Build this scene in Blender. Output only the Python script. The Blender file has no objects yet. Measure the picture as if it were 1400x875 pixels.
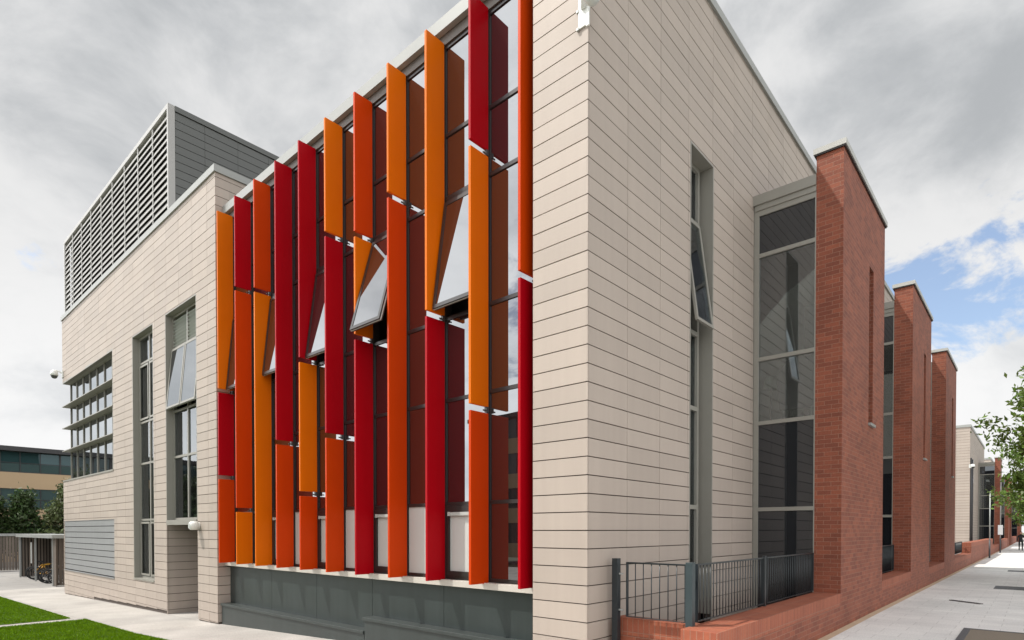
import bpy, math, random
import numpy as np
from mathutils import Vector, Matrix
random.seed(7); RNG = np.random.default_rng(7)
S = bpy.context.scene
COL = S.collection
R = math.radians

# ------------------------------------------------------------------ materials
def new_mat(name):
    m = bpy.data.materials.new(name); m.use_nodes = True
    nt = m.node_tree; nt.nodes.clear()
    return m, nt, nt.nodes, nt.links

def principled(name, col, rough=0.6, metal=0.0, noise=0.0, nscale=3.0, bump=0.0, bscale=60.0, island=0.0, spec=0.5, streak=0.0, coat=0.0):
    m, nt, N, L = new_mat(name)
    out = N.new('ShaderNodeOutputMaterial'); b = N.new('ShaderNodeBsdfPrincipled')
    L.new(b.outputs[0], out.inputs[0])
    b.inputs['Roughness'].default_value = rough; b.inputs['Metallic'].default_value = metal
    b.inputs['Specular IOR Level'].default_value = spec
    if coat: b.inputs['Coat Weight'].default_value = coat; b.inputs['Coat Roughness'].default_value = 0.12
    c = N.new('ShaderNodeRGB'); c.outputs[0].default_value = (*col, 1); cur = c.outputs[0]
    tc = N.new('ShaderNodeTexCoord'); geo = N.new('ShaderNodeNewGeometry')
    def scale(cur, fac_out, lo, hi):
        mr = N.new('ShaderNodeMapRange'); mr.inputs['To Min'].default_value = lo; mr.inputs['To Max'].default_value = hi
        L.new(fac_out, mr.inputs['Value'])
        vm = N.new('ShaderNodeVectorMath'); vm.operation = 'SCALE'
        L.new(cur, vm.inputs[0]); L.new(mr.outputs[0], vm.inputs['Scale']); return vm.outputs[0]
    if noise:
        n = N.new('ShaderNodeTexNoise'); n.inputs['Scale'].default_value = nscale; n.inputs['Detail'].default_value = 6
        L.new(tc.outputs['Object'], n.inputs['Vector']); cur = scale(cur, n.outputs['Fac'], 1 - noise, 1 + noise)
        mr = N.new('ShaderNodeMapRange'); mr.inputs['To Min'].default_value = max(rough - .12, .02); mr.inputs['To Max'].default_value = min(rough + .12, 1)
        L.new(n.outputs['Fac'], mr.inputs['Value']); L.new(mr.outputs[0], b.inputs['Roughness'])
    if streak:
        mp = N.new('ShaderNodeMapping'); mp.inputs['Scale'].default_value = (7, 7, .35)
        L.new(tc.outputs['Object'], mp.inputs[0])
        n = N.new('ShaderNodeTexNoise'); n.inputs['Scale'].default_value = 1.0; n.inputs['Detail'].default_value = 5
        L.new(mp.outputs[0], n.inputs['Vector']); cur = scale(cur, n.outputs['Fac'], 1 - streak, 1 + streak * .6)
    if island:
        cur = scale(cur, geo.outputs['Random Per Island'], 1 - island, 1 + island)
    L.new(cur, b.inputs['Base Color'])
    if bump:
        n = N.new('ShaderNodeTexNoise'); n.inputs['Scale'].default_value = bscale; n.inputs['Detail'].default_value = 4
        L.new(tc.outputs['Object'], n.inputs['Vector'])
        bp = N.new('ShaderNodeBump'); bp.inputs['Strength'].default_value = bump; bp.inputs['Distance'].default_value = 0.01
        L.new(n.outputs['Fac'], bp.inputs['Height']); L.new(bp.outputs[0], b.inputs['Normal'])
    return m

def brick_mat(name, c1, c2, mortar, bw=0.225, bh=0.075, ms=0.010, off=0.5, contrast=0.16):
    m, nt, N, L = new_mat(name)
    out = N.new('ShaderNodeOutputMaterial'); b = N.new('ShaderNodeBsdfPrincipled'); L.new(b.outputs[0], out.inputs[0])
    b.inputs['Roughness'].default_value = 0.72; b.inputs['Specular IOR Level'].default_value = 0.35
    uv = N.new('ShaderNodeUVMap')
    t = N.new('ShaderNodeTexBrick'); t.offset = off
    t.inputs['Scale'].default_value = 1; t.inputs['Brick Width'].default_value = bw; t.inputs['Row Height'].default_value = bh
    t.inputs['Mortar Size'].default_value = ms / 2; t.inputs['Mortar Smooth'].default_value = 0.3; t.inputs['Bias'].default_value = 0.1
    t.inputs['Color1'].default_value = (*c1, 1); t.inputs['Color2'].default_value = (*c2, 1); t.inputs['Mortar'].default_value = (*mortar, 1)
    L.new(uv.outputs[0], t.inputs['Vector'])
    n = N.new('ShaderNodeTexNoise'); n.inputs['Scale'].default_value = 1.3; n.inputs['Detail'].default_value = 7
    tc = N.new('ShaderNodeTexCoord'); L.new(tc.outputs['Object'], n.inputs['Vector'])
    n2 = N.new('ShaderNodeTexNoise'); n2.inputs['Scale'].default_value = 40; n2.inputs['Detail'].default_value = 4
    L.new(tc.outputs['Object'], n2.inputs['Vector'])
    ad = N.new('ShaderNodeMath'); ad.operation = 'ADD'; L.new(n.outputs['Fac'], ad.inputs[0]); L.new(n2.outputs['Fac'], ad.inputs[1])
    mr = N.new('ShaderNodeMapRange'); mr.inputs['From Min'].default_value = .6; mr.inputs['From Max'].default_value = 1.4
    mr.inputs['To Min'].default_value = 1 - contrast; mr.inputs['To Max'].default_value = 1 + contrast; L.new(ad.outputs[0], mr.inputs['Value'])
    vm = N.new('ShaderNodeVectorMath'); vm.operation = 'SCALE'; L.new(t.outputs['Color'], vm.inputs[0]); L.new(mr.outputs[0], vm.inputs['Scale'])
    L.new(vm.outputs[0], b.inputs['Base Color'])
    bp = N.new('ShaderNodeBump'); bp.inputs['Strength'].default_value = 0.6; bp.inputs['Distance'].default_value = 0.008; bp.invert = True
    L.new(t.outputs['Fac'], bp.inputs['Height']); L.new(bp.outputs[0], b.inputs['Normal'])
    return m

def paving_mat(name, c1, c2, joint, bw, bh, ms, off=0.5, var=0.12, stain=0.18):
    m = brick_mat(name, c1, c2, joint, bw, bh, ms, off, stain)
    for n in m.node_tree.nodes:
        if n.type == 'BSDF_PRINCIPLED': n.inputs['Roughness'].default_value = 0.75
        if n.type == 'BUMP': n.inputs['Strength'].default_value = 0.3
        if n.type == 'TEX_NOISE' and n.inputs['Scale'].default_value < 5: n.inputs['Scale'].default_value = 0.7
    return m

def glass_mat(name, refl_ior=2.2, base=(.012, .013, .014), transp=0.0, tint=(.93, .97, 1.0), rough=0.004, inner_spec=None):
    m, nt, N, L = new_mat(name)
    out = N.new('ShaderNodeOutputMaterial')
    fr = N.new('ShaderNodeFresnel'); fr.inputs['IOR'].default_value = refl_ior
    g = N.new('ShaderNodeBsdfGlossy'); g.inputs['Color'].default_value = (*tint, 1); g.inputs['Roughness'].default_value = rough
    # very slight waviness of real panes
    tc = N.new('ShaderNodeTexCoord'); n = N.new('ShaderNodeTexNoise'); n.inputs['Scale'].default_value = 1.1; n.inputs['Detail'].default_value = 1
    L.new(tc.outputs['Object'], n.inputs['Vector'])
    bp = N.new('ShaderNodeBump'); bp.inputs['Strength'].default_value = 0.05; bp.inputs['Distance'].default_value = 0.02
    L.new(n.outputs['Fac'], bp.inputs['Height']); L.new(bp.outputs[0], g.inputs['Normal'])
    d = N.new('ShaderNodeBsdfDiffuse'); d.inputs['Color'].default_value = (*base, 1)
    cur = d.outputs[0]
    if transp:
        t = N.new('ShaderNodeBsdfTransparent'); t.inputs['Color'].default_value = (.8, .86, .84, 1)
        mx0 = N.new('ShaderNodeMixShader'); mx0.inputs[0].default_value = transp
        L.new(cur, mx0.inputs[1]); L.new(t.outputs[0], mx0.inputs[2]); cur = mx0.outputs[0]
    mx = N.new('ShaderNodeMixShader'); L.new(fr.outputs[0], mx.inputs[0]); L.new(cur, mx.inputs[1]); L.new(g.outputs[0], mx.inputs[2])
    L.new(mx.outputs[0], out.inputs[0])
    return m

M = {}
M['clad'] = principled('cladding_panels', (.385, .325, .278), .62, noise=.06, nscale=.9, island=.06, bump=.05, streak=.09)
M['joint'] = principled('joint_backing', (.075, .058, .048), .9)
M['coping'] = principled('pressed_metal_coping', (.29, .295, .28), .42, metal=.0, noise=.06)
M['pcoping'] = principled('stone_pier_coping', (.42, .42, .395), .5, noise=.08)
M['soffit'] = principled('dark_brown_trim', (.085, .07, .055), .5, noise=.05)
M['frame'] = principled('grey_beige_frame', (.245, .235, .205), .45, noise=.05)
M['frame_lt'] = principled('pale_alu_edge', (.42, .44, .42), .35, noise=.05)
M['fdark'] = principled('dark_frame', (.022, .019, .018), .35, noise=.1)
M['glass'] = glass_mat('facade_glass', 2.5, (.018, .010, .010))
M['glassr'] = glass_mat('ribbon_glass', 3.0, (.02, .02, .02))
M['glassw'] = glass_mat('window_glass', 1.75, (.02, .02, .02), transp=.75)
M['glassb'] = glass_mat('bay_glass', 2.3, (.20, .20, .19), transp=.85)
M['glassk'] = glass_mat('sash_glass', 1.5, (.02, .02, .02))
M['glassd'] = glass_mat('dark_bay_glass', 1.85, (.012, .013, .016))
M['frost'] = principled('frosted_white_pane', (.52, .54, .52), .22, noise=.03, spec=.6)
M['Y'] = principled('amber_paint', (.68, .145, .001), .42, noise=.06, nscale=1.4, spec=.13, streak=.07)
M['O'] = principled('orange_paint', (.54, .046, .001), .42, noise=.06, nscale=1.4, spec=.13, streak=.07)
M['Rd'] = principled('red_paint', (.36, .0006, .006), .42, noise=.06, nscale=1.4, spec=.13, streak=.07)
M['brack'] = principled('bracket_metal', (.05, .05, .05), .4)
M['sill'] = principled('metal_sill', (.50, .47, .42), .4, noise=.08)
M['base'] = principled('grey_green_base_panel', (.026, .035, .034), .40, noise=.2, nscale=1.2, streak=.35)
M['plinth'] = principled('plinth_metal', (.033, .041, .039), .46, noise=.3, nscale=1.6, streak=.3)
M['interior'] = principled('dark_interior', (.03, .026, .024), .9)
M['room'] = principled('pale_room_wall', (.72, .70, .64), .9)
M['curtain'] = principled('grey_curtain', (.42, .42, .38), .9)
M['brick'] = brick_mat('red_brick', (.27, .080, .043), (.18, .052, .030), (.27, .135, .092), contrast=.26)
M['brick_s'] = brick_mat('red_brick_soldier', (.32, .094, .048), (.25, .070, .038), (.28, .14, .095), bw=.215, bh=.075, off=0.0)
M['louv'] = principled('louvre_blade', (.38, .37, .355), .45, noise=.06)
M['louv_in'] = principled('louvre_void', (.012, .011, .010), .9)
M['plant'] = principled('grey_plant_panels', (.105, .108, .102), .5, noise=.06, island=.03)
M['gpanel'] = principled('pale_grey_slats', (.25, .255, .26), .45, noise=.1, streak=.12, island=.03)
M['rail'] = principled('painted_steel_railing', (.020, .026, .030), .32, noise=.1)
M['railp'] = principled('painted_steel_post', (.032, .047, .052), .35, noise=.12)
M['white'] = principled('white_plastic', (.72, .73, .70), .35)
M['dome'] = glass_mat('smoked_dome', 1.6, (.05, .05, .045))
M['paving'] = paving_mat('pale_paving_slabs', (.70, .685, .66), (.645, .63, .61), (.50, .485, .465), .60, .40, .012, stain=.26)
M['plaza'] = paving_mat('pale_concrete', (.40, .377, .35), (.36, .34, .318), (.25, .235, .215), 1.8, 1.8, .014, 0.0, stain=.34)
M['yard'] = paving_mat('grey_concrete', (.30, .285, .27), (.27, .26, .25), (.2, .19, .18), 3, 3, .02, 0.0, stain=.2)
M['strip'] = principled('tan_edging', (.50, .37, .25), .8, noise=.15, nscale=4)
M['asphalt'] = principled('asphalt', (.05, .05, .052), .85, noise=.2, nscale=2, bump=.3, bscale=200)
M['kerb'] = principled('granite_kerb', (.33, .32, .31), .7, noise=.15, nscale=20)
M['soil'] = principled('ground_cover_soil', (.09, .10, .05), .95, noise=.3, nscale=1)
M['turf'] = principled('turf_base', (.05, .10, .006), .95, noise=.25, nscale=2.5)
M['blade'] = principled('grass_blade', (.125, .235, .004), .9, noise=.42, nscale=2.2, island=.3, spec=.08)
M['iron'] = principled('cast_iron', (.06, .06, .065), .5, noise=.2, nscale=20)
M['infill'] = principled('aggregate_infill', (.20, .165, .125), .9, noise=.35, nscale=60, bump=.5, bscale=150)
M['timber'] = principled('weathered_timber', (.135, .110, .090), .8, noise=.2, nscale=6, island=.25)
M['galv'] = principled('galvanised_steel', (.34, .35, .34), .45, metal=.3, noise=.1)
M['tan'] = principled('tan_stone_band', (.46, .33, .20), .7, noise=.06, nscale=.6)
M['teal'] = glass_mat('teal_office_glass', 1.6, (.028, .060, .062), tint=(.75, .92, .95))
M['roofd'] = principled('dark_roof', (.035, .034, .036), .5)
M['tyre'] = principled('rubber_tyre', (.012, .012, .012), .8)
M['bikef'] = principled('bike_frame_black', (.02, .02, .025), .3)
M['bikey'] = principled('bike_yellow', (.65, .33, .01), .4)
M['bikes'] = principled('bike_silver', (.5, .5, .52), .3, metal=.6)
M['bark'] = principled('bark', (.10, .075, .055), .9, noise=.25, nscale=8, bump=.4)
M['purple'] = principled('dark_blue_upholstery', (.03, .026, .06), .7)
M['shade'] = principled('green_lamp_shade', (.30, .38, .30), .7)
M['carp'] = principled('dark_car_paint', (.02, .022, .03), .25, coat=.8)
M['redl'] = principled('tail_lamp_red', (.45, .01, .01), .3)
M['cloth'] = principled('black_clothing', (.018, .018, .02), .85)
M['skin'] = principled('skin_tone', (.50, .27, .20), .6)
M['grille'] = principled('gully_iron', (.10, .085, .08), .6)
M['bluep'] = principled('signal_white', (.75, .75, .75), .4)

def leaf_mat(name, c, tr=.35):
    m, nt, N, L = new_mat(name)
    out = N.new('ShaderNodeOutputMaterial'); d = N.new('ShaderNodeBsdfPrincipled'); t = N.new('ShaderNodeBsdfTranslucent')
    geo = N.new('ShaderNodeNewGeometry'); hs = N.new('ShaderNodeHueSaturation')
    mr = N.new('ShaderNodeMapRange'); mr.inputs['To Min'].default_value = .55; mr.inputs['To Max'].default_value = 1.5
    L.new(geo.outputs['Random Per Island'], mr.inputs['Value']); L.new(mr.outputs[0], hs.inputs['Value'])
    mh = N.new('ShaderNodeMapRange'); mh.inputs['To Min'].default_value = .475; mh.inputs['To Max'].default_value = .515
    L.new(geo.outputs['Random Per Island'], mh.inputs['Value']); L.new(mh.outputs[0], hs.inputs['Hue'])
    hs.inputs['Color'].default_value = (*c, 1)
    L.new(hs.outputs[0], d.inputs['Base Color']); L.new(hs.outputs[0], t.inputs['Color']); d.inputs['Roughness'].default_value = .5
    mx = N.new('ShaderNodeMixShader'); mx.inputs[0].default_value = tr
    L.new(d.outputs[0], mx.inputs[1]); L.new(t.outputs[0], mx.inputs[2]); L.new(mx.outputs[0], out.inputs[0]); return m
M['leaf'] = leaf_mat('street_tree_leaves', (.13, .205, .035))
M['leafd'] = leaf_mat('dark_tree_leaves', (.040, .072, .018), .2)
M['leafo'] = leaf_mat('olive_shrub_leaves', (.085, .110, .038), .2)

# ------------------------------------------------------------------ mesh builder
class MB:
    def __init__(self): self.v = []; self.f = []; self.uv = []; self.mi = []; self.sm = []; self.X = None
    def pt(self, p):
        p = Vector(p)
        if self.X is not None: p = self.X @ p
        self.v.append(p[:]); return len(self.v) - 1
    def face(self, pts, uv=None, m=0, smooth=False):
        ids = [self.pt(p) for p in pts]
        self.f.append(ids); self.uv.append(uv or [(p[0], p[1]) for p in pts]); self.mi.append(m); self.sm.append(smooth)
    def box(self, x0, x1, y0, y1, z0, z1, m=0, swap=False, uo=(0, 0)):
        if x1 < x0: x0, x1 = x1, x0
        if y1 < y0: y0, y1 = y1, y0
        if z1 < z0: z0, z1 = z1, z0
        b = len(self.v)
        for z in (z0, z1):
            for (x, y) in ((x0, y0), (x1, y0), (x1, y1), (x0, y1)): self.pt((x, y, z))
        def add(ids, ax):
            co = [((x0, x1, x1, x0)[i % 4], (y0, y0, y1, y1)[i % 4], z0 if i < 4 else z1) for i in ids]
            self.f.append([b + i for i in ids])
            if ax == 'x': uv = [(c[1] + uo[0], c[2] + uo[1]) for c in co]
            elif ax == 'y': uv = [(c[0] + uo[0], c[2] + uo[1]) for c in co]
            else: uv = [(c[1], c[0]) for c in co]
            if swap: uv = [(q[1], q[0]) for q in uv]
            self.uv.append(uv); self.mi.append(m); self.sm.append(False)
        add((0, 1, 5, 4), 'y'); add((2, 3, 7, 6), 'y'); add((1, 2, 6, 5), 'x'); add((3, 0, 4, 7), 'x')
        add((4, 5, 6, 7), 'z'); add((3, 2, 1, 0), 'z')
    def tube(self, pts, r, n=8, m=0, cap=True, smooth=True):
        pts = [Vector(p) for p in pts]
        rs = r if isinstance(r, (list, tuple)) else [r] * len(pts)
        rings = []
        up = Vector((0, 0, 1))
        for i, p in enumerate(pts):
            d = (pts[min(i + 1, len(pts) - 1)] - pts[max(i - 1, 0)]).normalized()
            a = d.cross(up)
            if a.length < 1e-3: a = d.cross(Vector((1, 0, 0)))
            a.normalize(); b = d.cross(a)
            rings.append([self.pt(p + (a * math.cos(2 * math.pi * k / n) + b * math.sin(2 * math.pi * k / n)) * rs[i]) for k in range(n)])
        for i in range(len(rings) - 1):
            for k in range(n):
                self.f.append([rings[i][k], rings[i][(k + 1) % n], rings[i + 1][(k + 1) % n], rings[i + 1][k]])
                self.uv.append([(0, 0)] * 4); self.mi.append(m); self.sm.append(smooth)
        if cap:
            for rg in (rings[0][::-1], rings[-1]):
                self.f.append(list(rg)); self.uv.append([(0, 0)] * n); self.mi.append(m); self.sm.append(False)
    def torus(self, c, R_, r, ax='y', n=24, k=8, m=0):
        ids = []
        for i in range(n):
            a = 2 * math.pi * i / n; row = []
            for j in range(k):
                b = 2 * math.pi * j / k; rr = R_ + r * math.cos(b); h = r * math.sin(b)
                if ax == 'y': p = (c[0] + rr * math.cos(a), c[1] + h, c[2] + rr * math.sin(a))
                elif ax == 'x': p = (c[0] + h, c[1] + rr * math.cos(a), c[2] + rr * math.sin(a))
                else: p = (c[0] + rr * math.cos(a), c[1] + rr * math.sin(a), c[2] + h)
                row.append(self.pt(p))
            ids.append(row)
        for i in range(n):
            for j in range(k):
                self.f.append([ids[i][j], ids[(i + 1) % n][j], ids[(i + 1) % n][(j + 1) % k], ids[i][(j + 1) % k]])
                self.uv.append([(0, 0)] * 4); self.mi.append(m); self.sm.append(True)
    def ball(self, c, r, n=16, k=10, m=0, sz=1.0, zmin=-1.0):
        prof = [(math.cos(R(t)), math.sin(R(t))) for t in np.linspace(-90, 90, k + 1)]
        prof = [(a, max(b, zmin)) for a, b in prof]
        rows = [[self.pt((c[0] + r * a * math.cos(2 * math.pi * i / n), c[1] + r * a * math.sin(2 * math.pi * i / n), c[2] + r * b * sz)) for i in range(n)] for a, b in prof]
        for i in range(len(rows) - 1):
            for j in range(n):
                self.f.append([rows[i][j], rows[i][(j + 1) % n], rows[i + 1][(j + 1) % n], rows[i + 1][j]])
                self.uv.append([(0, 0)] * 4); self.mi.append(m); self.sm.append(True)
    def prism(self, pts2, z0, z1, m=0):
        n = len(pts2)
        self.face([(p[0], p[1], z1) for p in pts2], m=m); self.face([(p[0], p[1], z0) for p in pts2[::-1]], m=m)
        for i in range(n):
            a = pts2[i]; b = pts2[(i + 1) % n]
            self.face([(a[0], a[1], z0), (b[0], b[1], z0), (b[0], b[1], z1), (a[0], a[1], z1)], m=m)
    def build(self, name, mats, parent=None, bevel=0.0, **props):
        me = bpy.data.meshes.new(name)
        me.from_pydata(self.v, [], self.f)
        uvl = me.uv_layers.new(name='UVMap')
        flat = [c for fu in self.uv for q in fu for c in q]
        uvl.data.foreach_set('uv', flat)
        me.polygons.foreach_set('material_index', self.mi)
        me.polygons.foreach_set('use_smooth', self.sm)
        for mm in (mats if isinstance(mats, (list, tuple)) else [mats]): me.materials.append(M[mm] if isinstance(mm, str) else mm)
        me.update()
        o = bpy.data.objects.new(name, me); COL.objects.link(o)
        if parent is not None:
            o.parent = parent
        for k, v in props.items(): o[k] = v
        if bevel:
            bv = o.modifiers.new('bevel', 'BEVEL'); bv.width = bevel; bv.segments = 2; bv.limit_method = 'ANGLE'
        return o

# the front elevation is set out on its own grid (0.945 m bays); design units -> world
LK, LX, LY, LZ = 1.05, -.2018, .2956, -.085
LM = Matrix(((LK, 0, 0, LX), (0, LK, 0, LY), (0, 0, LK, LZ), (0, 0, 0, 1)))
def lp(x, y, z): return (LK * x + LX, LK * y + LY, LK * z + LZ)
class MBL(MB):
    def __init__(self): super().__init__(); self.X = LM.copy()

def thing(name, label, cat, loc=(0, 0, 0), rz=0, group=None):
    o = bpy.data.objects.new(name, None); COL.objects.link(o); o.location = loc; o.rotation_euler = (0, 0, rz)
    o.empty_display_size = .3
    o['label'] = label; o['category'] = cat
    if group: o['group'] = group
    return o
def tag(o, label, cat, group=None):
    o['label'] = label; o['category'] = cat
    if group: o['group'] = group
    return o
def copy_tree(o, parent=None):
    c = o.copy(); COL.objects.link(c)
    if parent is not None: c.parent = parent
    for ch in [q for q in bpy.data.objects if q.parent == o]: copy_tree(ch, c)
    return c
def fix_world(part, root):   # meshes written in world coordinates under a located root
    part.matrix_parent_inverse = Matrix.LocRotScale(root.location, root.rotation_euler, None).inverted()

# ------------------------------------------------------------------ levels
def gz(x):
    if x <= -26.45: return -.935
    if x <= -10.7: return -.579 + .0227 * (x + 10.7)
    if x <= 1.516: return -.579 * (1 - (x + 10.7) / 12.216)
    return 0.0
def pz(y): return -.0033 * max(0.0, min(y, 90) - 8)
def sheet(name, poly_fn, mat, parent=None, **p): pass

# ------------------------------------------------------------------ setting
mb = MB(); mb.face([(-900, -900, -1.5), (900, -900, -1.5), (900, 900, -1.5), (-900, 900, -1.5)])
mb.build('ground', 'soil', kind='structure')

def xgrid(mb, xs, y0, y1, dz=0.0, zf=gz):
    for a, b in zip(xs[:-1], xs[1:]):
        p = [(a, y0, zf(a) + dz), (b, y0, zf(b) + dz), (b, y1, zf(b) + dz), (a, y1, zf(a) + dz)]
        mb.face(p, [(q[0], q[1]) for q in p])
mb = MB()
xgrid(mb, [-29.9, -26.45, -10.7, 1.516], -24, .09)
xgrid(mb, [-14.3, -11.9], .09, 2.2)
xgrid(mb, [-.85, 1.516], .09, .55)
xgrid(mb, [-29.9, -26.45, -26.05], .09, 20)
mb.build('plaza', 'plaza', kind='structure')
mb = MB(); xgrid(mb, [-80, -29.9], -24, 40, -.004); mb.build('yard', 'yard', kind='structure')
# lawns with raised turf
def lawn(name, x0, x1, y0, y1):
    mb = MB(); xs = [x for x in (-60, -26.45, -10.7) if x0 < x < x1]; xs = [x0] + xs + [x1]
    xgrid(mb, xs, y0, y1, .012); o = mb.build(name, 'turf', kind='structure')
    return o
lawn('lawn', -29.1, -15.37, -12, -2.03)
lawn('lawn', -14.74, -2.5, -12, -1.83)
def grass(name, x0, x1, y0, y1, n):
    P = RNG.uniform((x0, y0), (x1, y1), (n, 2)); k = RNG.random(n) < .06; P[k, 1] = y1 + np.abs(RNG.normal(0, .022, k.sum()))
    z = np.array([gz(x) for x in P[:, 0]]) + .012
    h = RNG.uniform(.018, .045, n); a = RNG.uniform(0, np.pi, n); w = .006
    lx = RNG.normal(0, .012, n); ly = RNG.normal(0, .012, n)
    v = np.empty((n, 3, 3))
    v[:, 0] = np.c_[P[:, 0] - w * np.cos(a), P[:, 1] - w * np.sin(a), z]
    v[:, 1] = np.c_[P[:, 0] + w * np.cos(a), P[:, 1] + w * np.sin(a), z]
    v[:, 2] = np.c_[P[:, 0] + lx, P[:, 1] + ly, z + h]
    me = bpy.data.meshes.new(name); me.from_pydata(v.reshape(-1, 3).tolist(), [], np.arange(n * 3).reshape(-1, 3).tolist())
    me.materials.append(M['blade']); o = bpy.data.objects.new(name, me); COL.objects.link(o); o['kind'] = 'stuff'; return o
o = grass('grass', -28, -15.34, -4.6, -2.01, 70000); tag(o, 'short bright green grass of the far lawn beside the shelter', 'grass')
o = grass('grass', -14.77, -5.0, -5.0, -1.81, 90000); tag(o, 'short bright green grass of the near lawn in the bottom left corner', 'grass')

# street side
mb = MB()
ys = [-30, 8, 20, 40, 60, 90, 200]
for a, b in zip(ys[:-1], ys[1:]):
    p = [(1.64, a, pz(a)), (6.0, a, pz(a)), (6.0, b, pz(b)), (1.64, b, pz(b))]
    mb.face(p, [(q[0], q[1]) for q in p])
mb.build('pavement', 'paving', kind='structure')
mb = MB()
for a, b in zip(ys[:-1], ys[1:]): mb.face([(1.50, a, pz(a) - .003), (1.64, a, pz(a) - .003), (1.64, b, pz(b) - .003), (1.50, b, pz(b) - .003)])
mb.build('edging_strip', 'strip', kind='structure')
mb = MB()
for a, b in zip(ys[:-1], ys[1:]):
    for x in (6.0, 13.0):
        mb.face([(x, a, pz(a) + .004), (x + .15, a, pz(a) + .004), (x + .15, b, pz(b) + .004), (x, b, pz(b) + .004)])
        mb.face([(x + .15, a, pz(a) - .13), (x + .15, b, pz(b) - .13), (x + .15, b, pz(b) + .004), (x + .15, a, pz(a) + .004)])
        mb.face([(x, a, pz(a) - .13), (x, b, pz(b) - .13), (x, b, pz(b) + .004), (x, a, pz(a) + .004)])
mb.build('kerb', 'kerb', kind='structure')
mb = MB()
for a, b in zip(ys[:-1], ys[1:]): mb.face([(6.15, a, pz(a) - .12), (13.0, a, pz(a) - .12), (13.0, b, pz(b) - .12), (6.15, b, pz(b) - .12)])
mb.build('road', 'asphalt', kind='structure')
mb = MB()
for a, b in zip(ys[:-1], ys[1:]): mb.face([(13.15, a, pz(a)), (17, a, pz(a)), (17, b, pz(b)), (13.15, b, pz(b))])
mb.build('far_pavement', 'paving', kind='structure')
mb = MB()
for k in range(40):
    y = -20 + 4.5 * k; mb.face([(9.52, y, pz(y) - .115), (9.62, y, pz(y) - .115), (9.62, y + 2, pz(y + 2) - .115), (9.52, y + 2, pz(y + 2) - .115)])
mb.build('road_marking', 'white', kind='structure')
mb = MB(); mb.box(-2, 1.516, .85, 5.6, -1.2, -1.0); mb.box(-2, 1.516, 9.2, 26, -1.2, -1.0); mb.box(-4, 1.2, 26, 54, -.3, -.14)
mb.build('lightwell_floor', 'yard', kind='structure')

# ------------------------------------------------------------------ cladding
ZM = .2238; ZA = 5.957
def cut(rects, h):
    out = []
    for (a, b, c, d) in rects:
        x0, x1, z0, z1 = h
        if x1 <= a or x0 >= b or z1 <= c or z0 >= d: out.append((a, b, c, d)); continue
        if x0 > a: out.append((a, x0, c, d))
        if x1 < b: out.append((x1, b, c, d))
        m0, m1 = max(a, x0), min(b, x1)
        if z0 > c: out.append((m0, m1, c, z0))
        if z1 < d: out.append((m0, m1, z1, d))
    return out
def clad(mb, plane, u0, u1, z0, z1, holes=(), facing=-1, org=0.0, zf=None, thick=.022, gap=.013, mod=.9, vg=.007):
    """plane ('y', val): u along x. plane ('x', val): u along y. facing = sign of the outward normal"""
    ax, val = plane
    k0 = math.floor((u0 - org) / mod); k1 = math.ceil((u1 - org) / mod)
    j0 = math.floor((z0 - ZA) / ZM); j1 = math.ceil((z1 - ZA) / ZM)
    for k in range(k0, k1):
        for j in range(j0, j1):
            a, b = max(u0, org + k * mod), min(u1, org + (k + 1) * mod)
            zz0 = z0 if zf is None else zf((a + b) / 2)
            c, d = max(zz0, ZA + j * ZM), min(z1, ZA + (j + 1) * ZM)
            if b - a < .02 or d - c < .02: continue
            rs = [(a, b, c, d)]
            for h in holes: rs = cut(rs, h)
            for (p, q, r, s) in rs:
                if q - p < .015 or s - r < .02: continue
                gl = vg / 2 if abs(p - (org + k * mod)) < 1e-4 else 0
                gr = vg / 2 if abs(q - (org + (k + 1) * mod)) < 1e-4 else 0
                gt = gap if abs(s - (ZA + (j + 1) * ZM)) < 1e-4 else 0
                jit = random.uniform(-.0012, .0012)
                f0, f1 = val + facing * jit, val - facing * thick
                if ax == 'y': mb.box(p + gl, q - gr, min(f0, f1), max(f0, f1), r, s - gt)
                else: mb.box(min(f0, f1), max(f0, f1), p + gl, q - gr, r, s - gt)
def backing(mb, plane, u0, u1, z0, z1, holes=(), facing=-1, off=.023, thick=.10):
    ax, val = plane
    rs = [(u0, u1, z0, z1)]
    for h in holes: rs = cut(rs, h)
    f0, f1 = sorted((val - facing * off, val - facing * (off + thick)))
    for (a, b, c, d) in rs:
        if ax == 'y': mb.box(a, b, f0, f1, c, d)
        else: mb.box(f0, f1, a, b, c, d)

B = thing('college_building', 'large pale panel clad building with orange, amber and red fins and red brick piers', 'building')
WY = -.26          # front plane of the left wing
GY = .018           # glass plane of the finned front
WXL, WXR = -24.62, -10.07
# --- main block: street face and the narrow strip
slot = (2.78, 3.66, -.6, 7.72)
bays = [(5.52, 9.2), (13.2, 16.9), (21.05, 24.75)]
hol = [slot] + [(a + .0, b + .0, -1.3, 7.9) for a, b in bays]
mb = MB(); clad(mb, ('x', 0.0), 0.0, 26.0, -1.1, 10.24, hol, +1, org=.02)
mb.build('wall', 'clad', B, label='pale panel cladding in shade facing the street')
mb = MB(); clad(mb, ('y', 0.0), -.85, -.002, -.6, 10.24, (), -1, org=-.88)
mb.build('wall', 'clad', B, label='narrow bright panel clad strip between the last fin and the corner')
mb = MB(); backing(mb, ('x', 0.0), .02, 26.0, -1.2, 10.2, hol, +1); backing(mb, ('y', 0.0), -.85, -.025, -.6, 10.2, (), -1)
mb.box(-.87, -.85, .023, 3.0, -1, 10.2)
mb.build('backing_wall', 'joint', B)
mb = MB()
mb.box(-.92, .045, -.045, .30, 10.24, 10.38); mb.box(-.30, .045, .30, 26.05, 10.24, 10.38)
mb.build('coping', 'coping', B)
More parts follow.
